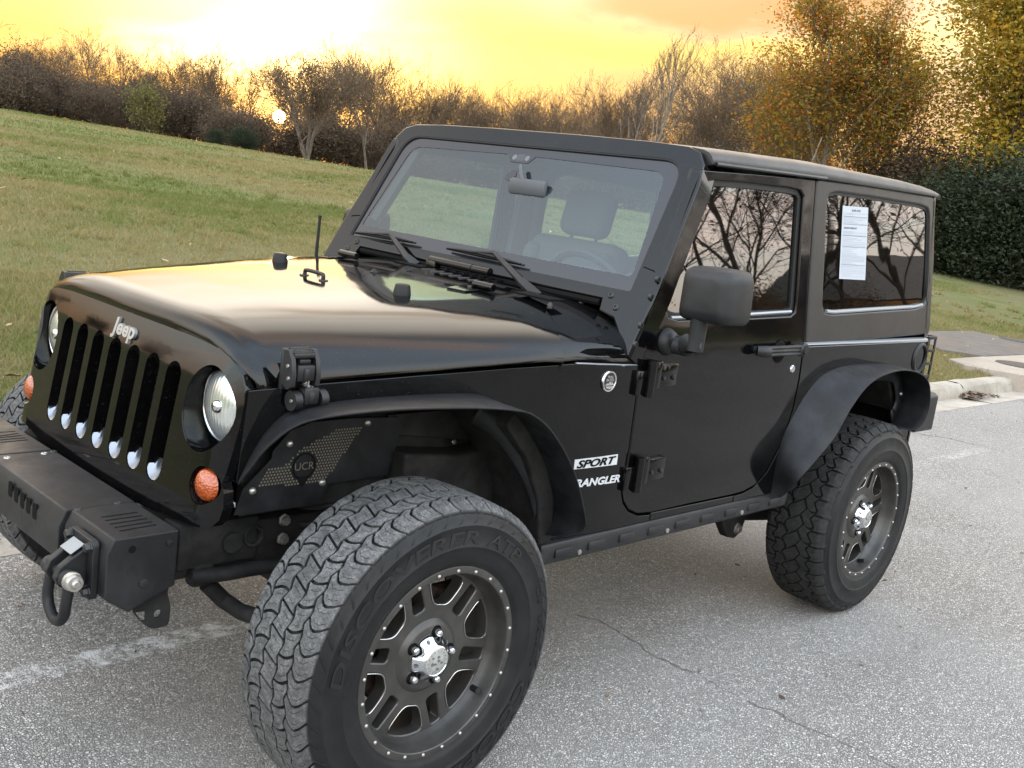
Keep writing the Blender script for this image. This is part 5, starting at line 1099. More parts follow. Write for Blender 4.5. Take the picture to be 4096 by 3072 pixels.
# ------------------------------------------------------------------ ground, road, kerb
def sstep(x, a, b): t = np.clip((np.asarray(x, float)-a)/(b-a), 0, 1); return t*t*(3-2*t)
def ground_h(x, y):
    x = np.asarray(x, float); y = np.asarray(y, float); d = np.maximum(y-1.62, 0)
    h = .115+1.15*(1-np.exp(-d/16.0))
    h = h+sstep(d, 8, 62)*1.05*(1-sstep(x, 12, 52))-.12*sstep(x, 4, 20)*sstep(d, 0, 3)*(1-sstep(d, 6, 14))
    h = h+.03*np.sin(x*.7+y*.4)*sstep(d, 1, 6)
    return h
def objnoise(t, co, sc, det=4., rough=.6, dist=0.): return nd(t, 'ShaderNodeTexNoise', {'Vector': co, 'Scale': sc, 'Detail': det, 'Roughness': rough, 'Distortion': dist}).outputs[0]
def asphalt():
    m, t, b = newmat('chip_seal_asphalt'); co = objco(t)
    wv = nd(t, 'ShaderNodeTexNoise', {'Vector': co, 'Scale': 60.0, 'Detail': 2.0}); wc = vmth(t, 'ADD', co, vmth(t, 'SCALE', wv.outputs['Color'], None)); 
    vo = nd(t, 'ShaderNodeTexVoronoi', {'Vector': co, 'Scale': 125.0, 'Randomness': 1.0}); 
    ve = nd(t, 'ShaderNodeTexVoronoi', {'Vector': co, 'Scale': 125.0}, feature='DISTANCE_TO_EDGE')
    rnd = nd(t, 'ShaderNodeSeparateColor', {0: vo.outputs['Color']})
    stone = ramp(t, rnd.outputs[0], [(0, (.19, .178, .160)), (.25, (.30, .282, .256)), (.55, (.41, .384, .348)), (.85, (.54, .507, .462)), (1, (.70, .66, .61))])
    stone = mixc(t, mth(t, 'MULTIPLY', mrange(t, rnd.outputs[1], .75, 1.), .5), stone, (.36, .29, .22))
    gap = mrange(t, ve.outputs[0], .03, .20)
    c = mixc(t, gap, (.15, .142, .132), stone)
    big = objnoise(t, co, .55, 6., .62); c = mixc(t, mth(t, 'MULTIPLY', mrange(t, big, .35, .68), .40), c, (.37, .355, .337))
    dk = objnoise(t, co, 1.7, 7., .7); c = mixc(t, mth(t, 'MULTIPLY', mrange(t, dk, .58, .78), .40), c, (.10, .093, .086))
    # worn white parking line running parallel to the kerb
    sp = nd(t, 'ShaderNodeSeparateXYZ', {0: co}); ly = mth(t, 'ABSOLUTE', mth(t, 'SUBTRACT', sp.outputs[1], .205)); wn = objnoise(t, co, 14., 5., .75)
    gaps = objnoise(t, vmth(t, 'MULTIPLY', co, (1, 0, 0)), 1.1, 2.)
    line = mth(t, 'MULTIPLY', mth(t, 'MULTIPLY', mrange(t, ly, .065, .045), mrange(t, wn, .42, .62)), mrange(t, gaps, .36, .5, .25, 1))
    line = mth(t, 'MULTIPLY', line, mth(t, 'ADD', mrange(t, sp.outputs[0], .75, .15), mth(t, 'MULTIPLY', mrange(t, sp.outputs[0], 4.7, 5.0), mth(t, 'MULTIPLY', mrange(t, sp.outputs[0], 7.2, 6.6), .4)), clamp=True))
    c = mixc(t, mth(t, 'MULTIPLY', line, .75), c, (.74, .74, .73))
    # long wandering crack
    cw = objnoise(t, co, 1.3, 5., .6); cx = mth(t, 'ADD', sp.outputs[0], mth(t, 'MULTIPLY', mth(t, 'SUBTRACT', cw, .5), .34)); cdist = mth(t, 'ABSOLUTE', mth(t, 'SUBTRACT', cx, 1.32))
    c2 = mth(t, 'ADD', sp.outputs[0], mth(t, 'MULTIPLY', mth(t, 'SUBTRACT', cw, .5), .9)); cd2 = mth(t, 'ABSOLUTE', mth(t, 'SUBTRACT', mth(t, 'ADD', c2, mth(t, 'MULTIPLY', sp.outputs[1], .3)), 7.05))
    cr = mth(t, 'MAXIMUM', mth(t, 'MULTIPLY', mrange(t, cdist, .008, .002), mrange(t, objnoise(t, co, 6., 3.), .38, .5)), mth(t, 'MULTIPLY', mrange(t, cd2, .022, .008), mrange(t, sp.outputs[1], .1, .3)))
    cr = mth(t, 'MULTIPLY', cr, mrange(t, sp.outputs[1], 1.1, 1.0)); c = mixc(t, mth(t, 'MULTIPLY', cr, .6), c, (.06, .054, .048))
    st = nd(t, 'ShaderNodeTexVoronoi', {'Vector': vmth(t, 'ADD', co, vmth(t, 'MULTIPLY', nd(t, 'ShaderNodeTexNoise', {'Vector': co, 'Scale': 7.0, 'Detail': 4.0}).outputs['Color'], (.16, .16, 0))), 'Scale': .95})
    c = mixc(t, mth(t, 'MULTIPLY', mrange(t, st.outputs['Distance'], .115, .04), .45), c, (.07, .063, .056))
    tr_ = objnoise(t, vmth(t, 'MULTIPLY', co, (.10, 1.6, 1)), 1.0, 3., .5); c = mixc(t, mth(t, 'MULTIPLY', mrange(t, tr_, .52, .68), .22), c, (.16, .152, .142))
    t.links.new(c, b.inputs['Base Color']); b.inputs['Roughness'].default_value = .82; b.inputs['Specular IOR Level'].default_value = .3
    hgt = mth(t, 'SUBTRACT', mth(t, 'MULTIPLY', mth(t, 'POWER', gap, .6), mth(t, 'ADD', .5, rnd.outputs[2])), mth(t, 'MULTIPLY', cr, 1.5))
    bp = nd(t, 'ShaderNodeBump', {'Height': hgt, 'Strength': .85, 'Distance': .005}); t.links.new(bp.outputs[0], b.inputs['Normal']); return m
M['asphalt'] = asphalt()
def concrete(name, c0, c1, stain):
    m, t, b = newmat(name); co = objco(t); n = objnoise(t, co, 3.0, 8., .7); n2 = objnoise(t, co, 34., 5., .7); n3 = objnoise(t, co, .8, 5., .6)
    c = mixc(t, mrange(t, n, .35, .7), c0, c1); c = mixc(t, mth(t, 'MULTIPLY', mrange(t, n2, .5, .72), .35), c, tuple(q*.45 for q in c0)); c = mixc(t, mth(t, 'MULTIPLY', mrange(t, n3, .45, .7), .6), c, stain)
    t.links.new(c, b.inputs['Base Color']); b.inputs['Roughness'].default_value = .9; b.inputs['Specular IOR Level'].default_value = .2
    bp = nd(t, 'ShaderNodeBump', {'Height': n2, 'Strength': .6, 'Distance': .008}); t.links.new(bp.outputs[0], b.inputs['Normal']); return m
M['gutter'] = concrete('gutter_concrete', (.30, .265, .22), (.42, .375, .32), (.20, .17, .135)); M['kerb'] = concrete('kerb_concrete', (.26, .23, .185), (.40, .36, .30), (.14, .115, .088)); M['slab'] = concrete('stained_slab', (.105, .092, .080), (.155, .135, .118), (.14, .10, .075)); M['slab2'] = concrete('pale_slab', (.28, .235, .19), (.36, .315, .26), (.15, .135, .105)); M['iron'] = simple('manhole_iron', (.055, .042, .036), .7, var=.4, vscale=18)
def turf():
    m, t, b = newmat('winter_turf'); co = objco(t); n = objnoise(t, co, .22, 6., .62, .5); n2 = objnoise(t, co, 1.6, 6., .68); n3 = objnoise(t, co, 38., 4., .7); n4 = objnoise(t, co, .07, 3., .5)
    c = mixc(t, mrange(t, n, .38, .62), (.165, .148, .072), (.115, .140, .042)); c = mixc(t, mrange(t, n2, .40, .66), c, (.195, .168, .088)); c = mixc(t, mth(t, 'MULTIPLY', mrange(t, n4, .45, .65), .5), c, (.112, .136, .036))
    c = mixc(t, mth(t, 'MULTIPLY', mrange(t, n3, .35, .7), .6), c, (.05, .058, .020)); t.links.new(c, b.inputs['Base Color']); b.inputs['Roughness'].default_value = .95; b.inputs['Specular IOR Level'].default_value = .1
    bp = nd(t, 'ShaderNodeBump', {'Height': n3, 'Strength': 1.0, 'Distance': .03}); t.links.new(bp.outputs[0], b.inputs['Normal']); return m
M['turf'] = turf()
def blade():
    m, t, b = newmat('grass_blade'); b.inputs['Roughness'].default_value = .7; b.inputs['Specular IOR Level'].default_value = .2
    at = nd(t, 'ShaderNodeAttribute', attribute_name='tone'); co = objco(t); n = objnoise(t, co, .22, 6., .62, .5); n2 = objnoise(t, co, 1.6, 6., .68); n4 = objnoise(t, co, .07, 3., .5)
    dry = mth(t, 'ADD', mrange(t, n, .60, .40, 0, .62), mrange(t, n2, .42, .66, 0, .30)); dry = mth(t, 'SUBTRACT', dry, mrange(t, n4, .45, .65, 0, .35)); f = mrange(t, mth(t, 'SUBTRACT', dry, at.outputs['Fac']), -.35, .25)
    c = mixc(t, f, (.122, .142, .036), (.240, .200, .088)); t.links.new(c, b.inputs['Base Color'])
    out = t.nodes['Material Output']; tr = nd(t, 'ShaderNodeBsdfTranslucent', {0: c}); mx = nd(t, 'ShaderNodeMixShader', {0: .35, 1: b.outputs[0], 2: tr.outputs[0]}); t.links.new(mx.outputs[0], out.inputs[0]); return m
M['blade'] = blade()
def sheet(name, xs, ys, zf, mat, kind='structure'):
    X, Y = np.meshgrid(xs, ys); Z = zf(X, Y); n, m_ = X.shape; V = np.stack([X, Y, Z], -1).reshape(-1, 3); F = [(i*m_+j, i*m_+j+1, (i+1)*m_+j+1, (i+1)*m_+j) for i in range(n-1) for j in range(m_-1)]
    o = link(name, mesh(name, V, F, M[mat], True, 180)); o['kind'] = kind; return o
spread = lambda a, b, n, p: a+(b-a)*np.linspace(0, 1, n)**p
sheet('road', np.array([-80, -20, 0, 20, 80, 300]), np.array([-9.0, -5, -2, 0, 1.105]), lambda x, y: x*0, 'asphalt')
sheet('far_verge', np.array([-80., -20, 0, 20, 80, 300]), np.array([-160., -40, -9.0]), lambda x, y: x*0-.004, 'turf')
for nm, y0, y1, z_, mt in (('far_kerb', -9.25, -9.0, .12, 'kerb'), ('far_path', -11.6, -10.3, .05, 'slab2')):
    mb = MB(); mb.box((60, (y0+y1)/2, z_/2), (320, y1-y0, z_)); o = mb.build(nm, M[mt], None, bev=.02); o['kind'] = 'structure'
mb = MB(); G = []
for x in list(np.linspace(-60, 0, 20))+list(np.linspace(1, 22, 60))+list(np.linspace(24, 220, 40)):
    G.append([(x, 1.10, .002), (x, 1.36, -.010), (x, 1.405, -.006), (x, 1.412, .05), (x, 1.430, .105), (x, 1.462, .128), (x, 1.50, .134), (x, 1.61, .132), (x, 1.615, .08)])
mb.grid([[p for p in g[:3]] for g in G]); gu = mb.build('gutter', M['gutter'], None, fix=False); gu['kind'] = 'structure'
mb = MB(); wob = lambda x: .004*math.sin(x*3.1)+.003*math.sin(x*7.7)
mb.grid([[(p[0], p[1]+wob(p[0]*2+i), p[2]+(wob(p[0]+i) if i else 0)) for i, p in enumerate(g[2:])] for g in G]); kb = mb.build('kerb', M['kerb'], None, fix=False); kb['kind'] = 'structure'
mb = MB()
for x in (-3.2, -.1, 3.0, 6.1, 9.62, 13.0, 16.2): mb.prism([(x-.006, y, z) for y, z in ((1.10, .0035), (1.404, -.004), (1.410, .05), (1.427, .108), (1.46, .132), (1.50, .139), (1.61, .137), (1.61, .13), (1.44, .08), (1.40, -.02), (1.10, -.01))], (.011, 0, 0))
kj = mb.build('kerb_joints', M['dark'], None, smooth=False); kj['kind'] = 'structure'
xs = np.unique(np.concatenate([np.linspace(-70, -12, 20), np.linspace(-12, 30, 90), np.linspace(30, 260, 60)])); ysg = np.unique(np.concatenate([[1.60, 1.64], np.linspace(1.7, 14, 60), np.linspace(14, 90, 60), np.linspace(90, 300, 12)]))
sheet('lawn', xs, ysg, ground_h, 'turf')
# concrete pads by the kerb
def pad(P, h, name, mat, label, z0=None):
    zz = z0 if z0 is not None else max(float(ground_h(x, y)) for x, y in P)+.03; zz = h
    cx, cy = np.mean([p[0] for p in P]), np.mean([p[1] for p in P]); mb = MB(); mb.prism([(x-cx, y-cy, 0) for x, y in P], (0, 0, -.35)); o = mb.build(name, M[mat], None, bev=.012, loc=(cx, cy, zz)); tag(o, label, 'concrete slab'); return o
def gz_px(p, z): P = onZ(p, z); return (P[0], P[1])
ZD = lambda u, v: (3500+u*.4218, 1000+v*.4219)
pa = pad([gz_px(ZD(*q), .215) for q in ((620, 938), (1040, 1000), (1413, 985), (1700, 950), (1800, 900), (1413, 868), (930, 765), (300, 765))], .215, 'drain_pad', 'slab', 'dark brown stained concrete pad behind the kerb at right')
pb = pad([gz_px(ZD(*q), .20) for q in ((700, 1028), (860, 1088), (1413, 1185), (1900, 1240), (1900, 960), (1413, 988), (1040, 1006))], .20, 'drain_pad', 'slab2', 'pale tan concrete slab with an iron cover beside the kerb')
for z_, u0, u1, v0, v1, lab in ((.20, 1120, 1700, 1062, 1150, 'flat round iron cover set in the pale slab'), (.215, 1180, 1700, 838, 905, 'flat round iron cover set in the dark brown pad')):
    a = onZ(ZD(u0, v0), z_); r = .34; c = (a[0]+.30, a[1]-.28) if z_ < .21 else (a[0]+.3, a[1]-.25); mb = MB(); mb.lathe([(0, .006), (r*.93, .006), (r*.95, .002), (r*.97, .006), (r, .006), (r, -.02)], 40, (0, 0, 0), 'z'); o = mb.build('manhole_cover', M['iron'], None, loc=(c[0], c[1], z_)); tag(o, lab, 'manhole cover')
# --- grass blades
def make_grass():
    bl = []
    def scatter(n, x0, x1, y0, y1, hmin, hmax, w, keep=None):
        x = RNG.uniform(x0, x1, n); y = RNG.uniform(y0, y1, n)
        k = np.ones(n, bool)
        d = np.stack([x-CAM[0], y-CAM[1]], -1); f = d@np.array([_d[0], _d[1]])/np.hypot(_d[0], _d[1]); sde = d@np.array([_d[1], -_d[0]])/np.hypot(_d[0], _d[1]); k &= (np.abs(sde) < f*.66+.4)
        return x[k], y[k], RNG.uniform(hmin, hmax, k.sum()), np.full(k.sum(), w)
    sets = [scatter(60000, -2, 3.0, 1.63, 6, .02, .06, .003), scatter(170000, -2, 16, 1.63, 14, .02, .06, .005), scatter(110000, -1, 30, 8, 30, .025, .065, .010), scatter(80000, 0, 60, 20, 62, .03, .08, .025), scatter(60000, 8, 20, 1.63, 9, .02, .06, .005)]
    cl = [scatter(1500, -2, 24, 1.7, 26, .05, .11, .005)]
    cx, cy, ch, cw = cl[0]; m_ = 22; rep = lambda a: np.repeat(a, m_); sets.append((rep(cx)+RNG.normal(0, .05, len(cx)*m_), np.maximum(1.66, rep(cy)+RNG.normal(0, .05, len(cx)*m_)), rep(ch)*RNG.uniform(.5, 1.2, len(cx)*m_), rep(.0035+.0004*np.hypot(cx, cy))))
    x, y, h, w = [np.concatenate([s[i] for s in sets]) for i in range(4)]
    from_pad = np.zeros(len(x), bool)
    for P in ([gz_px(ZD(*q), .215) for q in ((620, 938), (1040, 1000), (1413, 985), (1800, 900), (1413, 868), (930, 765), (300, 765))], [gz_px(ZD(*q), .20) for q in ((700, 1028), (860, 1088), (1413, 1185), (1900, 1240), (1900, 960), (1413, 988), (1040, 1006))]):
        r = np.zeros(len(x), bool); j = len(P)-1
        for i in range(len(P)):
            (xi, yi), (xj, yj) = P[i], P[j]; c = ((yi > y) != (yj > y)) & (x < (xj-xi)*(y-yi)/(yj-yi+1e-12)+xi); r ^= c; j = i
        from_pad |= r
    k = ~from_pad; x, y, h, w = x[k], y[k], h[k], w[k]
    lit = (x < 1.2) & (y < 1.95) & (RNG.random(len(x)) < .75); x, y, h, w = x[~lit], y[~lit], h[~lit], w[~lit]
    z = ground_h(x, y)-.004; n = len(x); a = RNG.uniform(0, 2*math.pi, n); ca, sa = np.cos(a), np.sin(a); lean = RNG.uniform(.1, 1.1, n)*h; b = a+RNG.uniform(-1.2, 1.2, n)
    V = np.zeros((n, 5, 3)); V[:, 0] = np.stack([x-ca*w, y-sa*w, z], -1); V[:, 1] = np.stack([x+ca*w, y+sa*w, z], -1)
    mx, my = x+np.cos(b)*lean*.35, y+np.sin(b)*lean*.35; V[:, 2] = np.stack([mx+ca*w*.7, my+sa*w*.7, z+h*.6], -1); V[:, 3] = np.stack([mx-ca*w*.7, my-sa*w*.7, z+h*.6], -1); V[:, 4] = np.stack([x+np.cos(b)*lean, y+np.sin(b)*lean, z+h], -1)
    me = bpy.data.meshes.new('grass'); me.vertices.add(n*5); me.vertices.foreach_set('co', V.ravel())
    q = np.arange(n)[:, None]*5; L = np.concatenate([q+np.array([0, 1, 2, 3]), q+np.array([3, 2, 4])], 1).ravel(); me.loops.add(len(L)); me.loops.foreach_set('vertex_index', L)
    st = np.stack([np.arange(n)*7, np.arange(n)*7+4], 1).ravel(); me.polygons.add(2*n); me.polygons.foreach_set('loop_start', st); me.update(calc_edges=True)
    at = me.attributes.new('tone', 'FLOAT', 'POINT'); at.data.foreach_set('value', np.repeat(RNG.uniform(0, .55, n), 5)); me.materials.append(M['blade']); o = link('grass', me); tag(o, 'short winter lawn grass, part green and part straw coloured', 'grass', kind='stuff')
make_grass()
# dry leaves and grit in the gutter
def litter(name, label, n, fx, fy, fz, size, cols, seed):
    rg = np.random.default_rng(seed); m, t, b = newmat('dead_leaf'); at = nd(t, 'ShaderNodeAttribute', attribute_name='tone'); t.links.new(ramp(t, at.outputs['Fac'], cols), b.inputs['Base Color']); b.inputs['Roughness'].default_value = .85; V = []; F = []; T = []
    for i in range(n):
        x, y = fx(rg), fy(rg); z = fz(x, y); s = size*rg.uniform(.5, 1.3); a = rg.uniform(0, 6.28); R = Matrix.Rotation(a, 3, 'Z') @ Matrix.Rotation(rg.uniform(-.7, .7), 3, 'X') @ Matrix.Rotation(rg.uniform(-.5, .5), 3, 'Y'); k = len(V)
        for px, py, pz in ((-1, 0, .0), (-.3, .45, .15), (.5, .35, .1), (1, 0, .25), (.4, -.4, .1), (-.4, -.4, .2)):
            q = R @ Vector((px*s, py*s, pz*s)); V.append((x+q.x, y+q.y, z+q.z+s*.25)); T.append(0)
        F.append(tuple(range(k, k+6))); T[-6:] = [rg.random()]*6
    me = mesh(name, V, F, m, False); at = me.attributes.new('tone', 'FLOAT', 'POINT'); at.data.foreach_set('value', np.array(T, float)); o = link(name, me); tag(o, label, 'leaf litter', kind='stuff'); return o
lc = [(0, (.05, .035, .025)), (.5, (.11, .075, .05)), (1, (.20, .14, .09))]
litter('leaf_litter', 'small pile of dead leaves and twigs in the gutter joint', 240, lambda g: 9.62+abs(g.normal(0, .28))-.10, lambda g: 1.38-abs(g.normal(0, .07)), lambda x, y: -.006+max(0, .05-abs(x-9.75)*.12), .035, lc, 4)
litter('fallen_leaves', 'single fallen tan leaves lying scattered over the lawn', 420, lambda g: g.uniform(-1, 26), lambda g: 1.7+g.uniform(0, 1)**1.5*24, lambda x, y: float(ground_h(x, y))+.03, .04, [(0, (.10, .07, .04)), (.5, (.22, .15, .07)), (1, (.36, .26, .14))], 12)
litter('road_debris', 'few small dark leaf bits and grit lying on the asphalt', 90, lambda g: g.uniform(-.6, 9), lambda g: g.uniform(-1.6, 1.2), lambda x, y: .002, .012, lc, 15)
litter('dead_leaves', 'brown dead leaves and mulch along the road edge at left', 1500, lambda g: g.uniform(-2.2, 1.3), lambda g: g.uniform(1.16, 1.95), lambda x, y: 0.004 if y < 1.4 else (.135 if y < 1.62 else float(ground_h(x, y))), .022, [(0, (.05, .035, .03)), (.5, (.13, .09, .07)), (1, (.30, .24, .19))], 6)
# ------------------------------------------------------------------ trees
def bark(name, c0, c1):
    m, t, b = newmat(name); co = objco(t); n = objnoise(t, vmth(t, 'MULTIPLY', co, (1, 1, .25)), 9., 5., .7); t.links.new(mixc(t, mrange(t, n, .3, .7), c0, c1), b.inputs['Base Color']); b.inputs['Roughness'].default_value = .9; b.inputs['Specular IOR Level'].default_value = .15; return m
M['bark'] = bark('grey_bark', (.075, .058, .045), (.17, .135, .105)); M['palebark'] = bark('pale_bark', (.17, .145, .115), (.32, .28, .225)); M['twig'] = bark('brown_twig', (.090, .062, .038), (.15, .104, .066)); M['darkbark'] = bark('dark_bark', (.03, .024, .02), (.07, .055, .045))
def leafmat(name, stops, trans=.45):
    m, t, b = newmat(name); at = nd(t, 'ShaderNodeAttribute', attribute_name='tone'); c = ramp(t, at.outputs['Fac'], stops); t.links.new(c, b.inputs['Base Color']); b.inputs['Roughness'].default_value = .6; b.inputs['Specular IOR Level'].default_value = .25
    tr = nd(t, 'ShaderNodeBsdfTranslucent', {0: c}); mx = nd(t, 'ShaderNodeMixShader', {0: trans, 1: b.outputs[0], 2: tr.outputs[0]}); t.links.new(mx.outputs[0], t.nodes['Material Output'].inputs[0]); return m
M['leaf_autumn'] = leafmat('autumn_leaves', [(0, (.085, .115, .02)), (.3, (.17, .15, .02)), (.55, (.30, .17, .02)), (.8, (.38, .12, .015)), (1, (.33, .06, .015))])
M['leaf_gold'] = leafmat('golden_leaves', [(0, (.075, .11, .02)), (.4, (.18, .17, .025)), (.75, (.38, .24, .025)), (1, (.45, .22, .02))])
M['leaf_ever'] = leafmat('evergreen_leaves', [(0, (.013, .019, .009)), (.6, (.026, .037, .016)), (1, (.045, .052, .024))], .25)
M['leaf_brown'] = leafmat('withered_leaves', [(0, (.055, .040, .029)), (.5, (.098, .070, .046)), (1, (.17, .112, .058))], .35)
M['leaf_olive'] = leafmat('olive_leaves', [(0, (.05, .06, .02)), (.6, (.13, .12, .035)), (1, (.24, .19, .05))], .4)
def branches(seed, h, spread_=.9, levels=4, trunk_r=.12, lean=(0, 0), fork=None, first=.22, up=.35, kids=(5, 5, 5, 4), lens=(.5, .55, .55, .5), trunks=1):
    """recursive limbs; returns list of (points, radii) and the tip positions"""
    rg = random.Random(seed); out = []; tips = []
    def grow(p, d, L, r, lv):
        n = 5 if lv < 2 else 3; P = [p.copy()]; R = [r]; dd = d.copy()
        for i in range(n):
            dd = (dd+Vector((rg.gauss(0, .14), rg.gauss(0, .14), rg.gauss(0, .10)+up*.12*(1 if lv else .4)))).normalized(); P.append(P[-1]+dd*L/n); R.append(max(.004, r*(1-.72*(i+1)/n)))
        out.append((P, R, lv))
        if lv >= levels: tips.append((P[-1], dd)); tips.append((P[1], dd)); return
        k = kids[lv]
        for i in range(k):
            f = (first if lv == 0 else .25)+(1-(first if lv == 0 else .25))*(i+rg.random()*.8)/k; j = min(n-1, int(f*n)); q = P[j].lerp(P[j+1], min(1, f*n-j)); a = rg.uniform(0, 6.283); td = (P[j+1]-P[j]).normalized(); s = td.cross(Vector((math.cos(a), math.sin(a), .3))).normalized()
            ang = rg.uniform(.45, .95)*spread_; nd_ = (td*math.cos(ang)+s*math.sin(ang)+Vector((0, 0, up*.5))).normalized(); grow(q, nd_, L*lens[lv]*rg.uniform(.75, 1.2)*(1.15-.45*f if lv == 0 else 1), max(.004, R[j]*.55), lv+1)
        tips.append((P[-1], dd))
    for k in range(trunks):
        a = 6.283*k/max(1, trunks)+rg.random(); sp = .0 if trunks == 1 else .20; grow(Vector((0, 0, -.15)), Vector((lean[0]+sp*math.cos(a), lean[1]+sp*math.sin(a), 1)).normalized(), h*(.80 if trunks == 1 else .68), trunk_r, 0)
    return out, tips
def tree_meshes(name, seed, h, leaf=None, nleaf=0, lsize=.1, lspread=.5, bark_='bark', twig='twig', tone=(0, 1), rmin=.012, twigs=True, **k):
    br, tips = branches(seed, h, **k); t1 = MB(); t2 = MB(); rg = np.random.default_rng(seed)
    for P, R, lv in br:
        if lv <= 1: t1.tube(P, [max(q, .016) for q in R], 7 if lv == 0 else 5, cap=False)
        else: t2.tube(P, [max(q*.8, rmin*(1 if lv == 2 else .62)) for q in R], 3, cap=False)
    tm = mesh(name+'_trunk', t1.V, t1.F, M[bark_], True, 180)
    ct = mesh(name+'_twigs', t2.V, t2.F, M[twig], True, 180); lm = None
    if nleaf:
        T = np.array([p[:] for p, d in tips]); i = rg.integers(0, len(T), nleaf); c = T[i]+rg.normal(0, lspread, (nleaf, 3)); clump = rg.random(len(T))[i]
        u = rg.normal(0, 1, (nleaf, 3)); u /= np.linalg.norm(u, axis=1)[:, None]; w = rg.normal(0, 1, (nleaf, 3)); w -= u*(u*w).sum(1)[:, None]; w /= np.linalg.norm(w, axis=1)[:, None]; s = (lsize*rg.uniform(.5, 1.3, nleaf))[:, None]
        V = np.stack([c-u*s, c+w*s*.55-u*s*.1, c+u*s, c-w*s*.55+u*s*.1], 1).reshape(-1, 3); lm = bpy.data.meshes.new(name+'_foliage'); n = nleaf; lm.vertices.add(4*n); lm.vertices.foreach_set('co', V.ravel()); lm.loops.add(4*n); lm.loops.foreach_set('vertex_index', np.arange(4*n)); lm.polygons.add(n); lm.polygons.foreach_set('loop_start', np.arange(n)*4); lm.update(calc_edges=True)
        side = np.clip((c[:, 2]/h), 0, 1); tv = np.clip(tone[0]+(tone[1]-tone[0])*(.55*clump+.45*rg.random(n)), 0, 1); at = lm.attributes.new('tone', 'FLOAT', 'POINT'); at.data.foreach_set('value', np.repeat(tv, 4)); lm.materials.append(M[leaf])
    return tm, ct, lm
def plant(name, meshes, x, y, s=1, rz=0, label=None, cat='tree', group=None, z=None, sz=None):
    o = empty(name, (x, y, float(ground_h(x, y)) if z is None else z)); o.rotation_euler = (0, 0, rz); o.scale = (s, s, sz or s)
    tm, ct, lm = meshes; link('trunk', tm, o); link('crown', ct, o)
    if lm: link('foliage', lm, o)
    tag(o, label, cat, group); return o
def at_px(u, D):
    q = ray(u*1.851718, 1536); q = np.array((q[0], q[1])); 
    lo, hi = -4000., 6000.
    for _ in range(50):
        m_ = (lo+hi)/2
        if ray(u*1.851718, m_)[2] > 0: lo = m_
        else: hi = m_
    q = ray(u*1.851718, lo)[:2]; q = q/np.linalg.norm(q); return CAM[0]+q[0]*D, CAM[1]+q[1]*D, lo/1.851718
bare = [tree_meshes('bare', 11+i, 8.0, 'leaf_brown', 500 if i % 2 else 200, .06, .25, levels=4, kids=(11, 7, 5, 4), trunk_r=.13, first=.22, spread_=1.0, rmin=.013, up=.36, lens=(.64, .60, .52, .5)) for i in range(4)]
bush = [tree_meshes('bush', 31+i, 3.6, 'leaf_brown', 9000, .05, .42, levels=3, kids=(7, 6, 5, 3), trunk_r=.05, first=.02, spread_=1.25, trunks=4, rmin=.012, up=.2, tone=(0, .8)) for i in range(2)]
tall = tree_meshes('tall', 53, 12., 'leaf_brown', 200, .06, .2, bark_='palebark', twig='bark', levels=4, kids=(11, 6, 4, 3), trunk_r=.16, first=.42, spread_=.62, rmin=.014, up=.75)
multi = tree_meshes('multi', 61, 9.0, 'leaf_brown', 6500, .09, .35, bark_='bark', levels=4, kids=(8, 6, 5, 4), trunk_r=.15, first=.25, spread_=.95, trunks=4, rmin=.012, tone=(.1, .9))
ever = [tree_meshes('ever', 71+i, 3.9, 'leaf_ever', 34000, .050, .42, bark_='darkbark', twig='darkbark', levels=3, kids=(8, 6, 5, 3), trunk_r=.08, first=.02, spread_=1.2, trunks=4, up=.25) for i in range(2)]
olive = tree_meshes('olive', 81, 4.2, 'leaf_olive', 3800, .10, .4, levels=3, kids=(8, 6, 4, 3), trunk_r=.06, first=.05, spread_=1.0, trunks=3, up=.3)
autumn = tree_meshes('autumn', 93, 12.6, 'leaf_autumn', 19000, .085, .40, bark_='palebark', levels=4, kids=(16, 7, 5, 3), trunk_r=.17, first=.05, spread_=.92, up=.55, lens=(.50, .55, .5, .5), tone=(0, .97))
gold = tree_meshes('gold', 97, 12.5, 'leaf_gold', 60000, .080, .55, bark_='darkbark', levels=4, kids=(12, 6, 4, 3), trunk_r=.2, first=.10, spread_=1.0, up=.40, lens=(.42, .52, .5, .5), tone=(.22, 1))
rt = random.Random(2)
def htop(v, hz, D, x, y): return 1.542+(hz-v)/2254*D-float(ground_h(x, y))
H0 = {id(m): max(v.co.z for v in m[1].vertices) for m in bare+bush+[tall, multi, olive, autumn, gold]+ever}
def put(name, ms, u, D, vtop, label, cat='tree', group=None, wide=1.0):
    u = u-.132*max(0, 261+.1323*u-vtop)*.9; x, y, hz = at_px(u, D); H = htop(vtop, hz, D, x, y); s = H/H0[id(ms)]; return plant(name, ms, x, y, s*wide, rt.uniform(0, 6.28), label, cat, group, sz=s)
G1 = 'bare trees along the far edge of the lawn'; G2 = 'brown thickets under the bare trees'
LB = 'leafless winter tree among the row of bare trees beyond the lawn'
tops = [(-60, 95), (-15, 105), (35, 128), (85, 100), (135, 92), (175, 82), (215, 76), (255, 90), (300, 115), (345, 140), (395, 118), (440, 92), (485, 120), (525, 150), (565, 122), (610, 128), (700, 100), (745, 85), (790, 108), (830, 96), (875, 108), (915, 140), (955, 165), (1000, 192), (1045, 182), (1090, 178), (1135, 182), (1180, 190), (1225, 196), (1270, 200), (1315, 160), (1350, 148), (1490, 165), (1535, 140), (1575, 112), (1620, 100), (1660, 120), (1710, 130)]
for i, (u, v) in enumerate(tops):
    if 590 < u < 625: continue
    put('bare_tree', bare[i % 4], u, rt.uniform(74, 86), v+rt.uniform(-4, 4), LB, group=G1, wide=1.15)
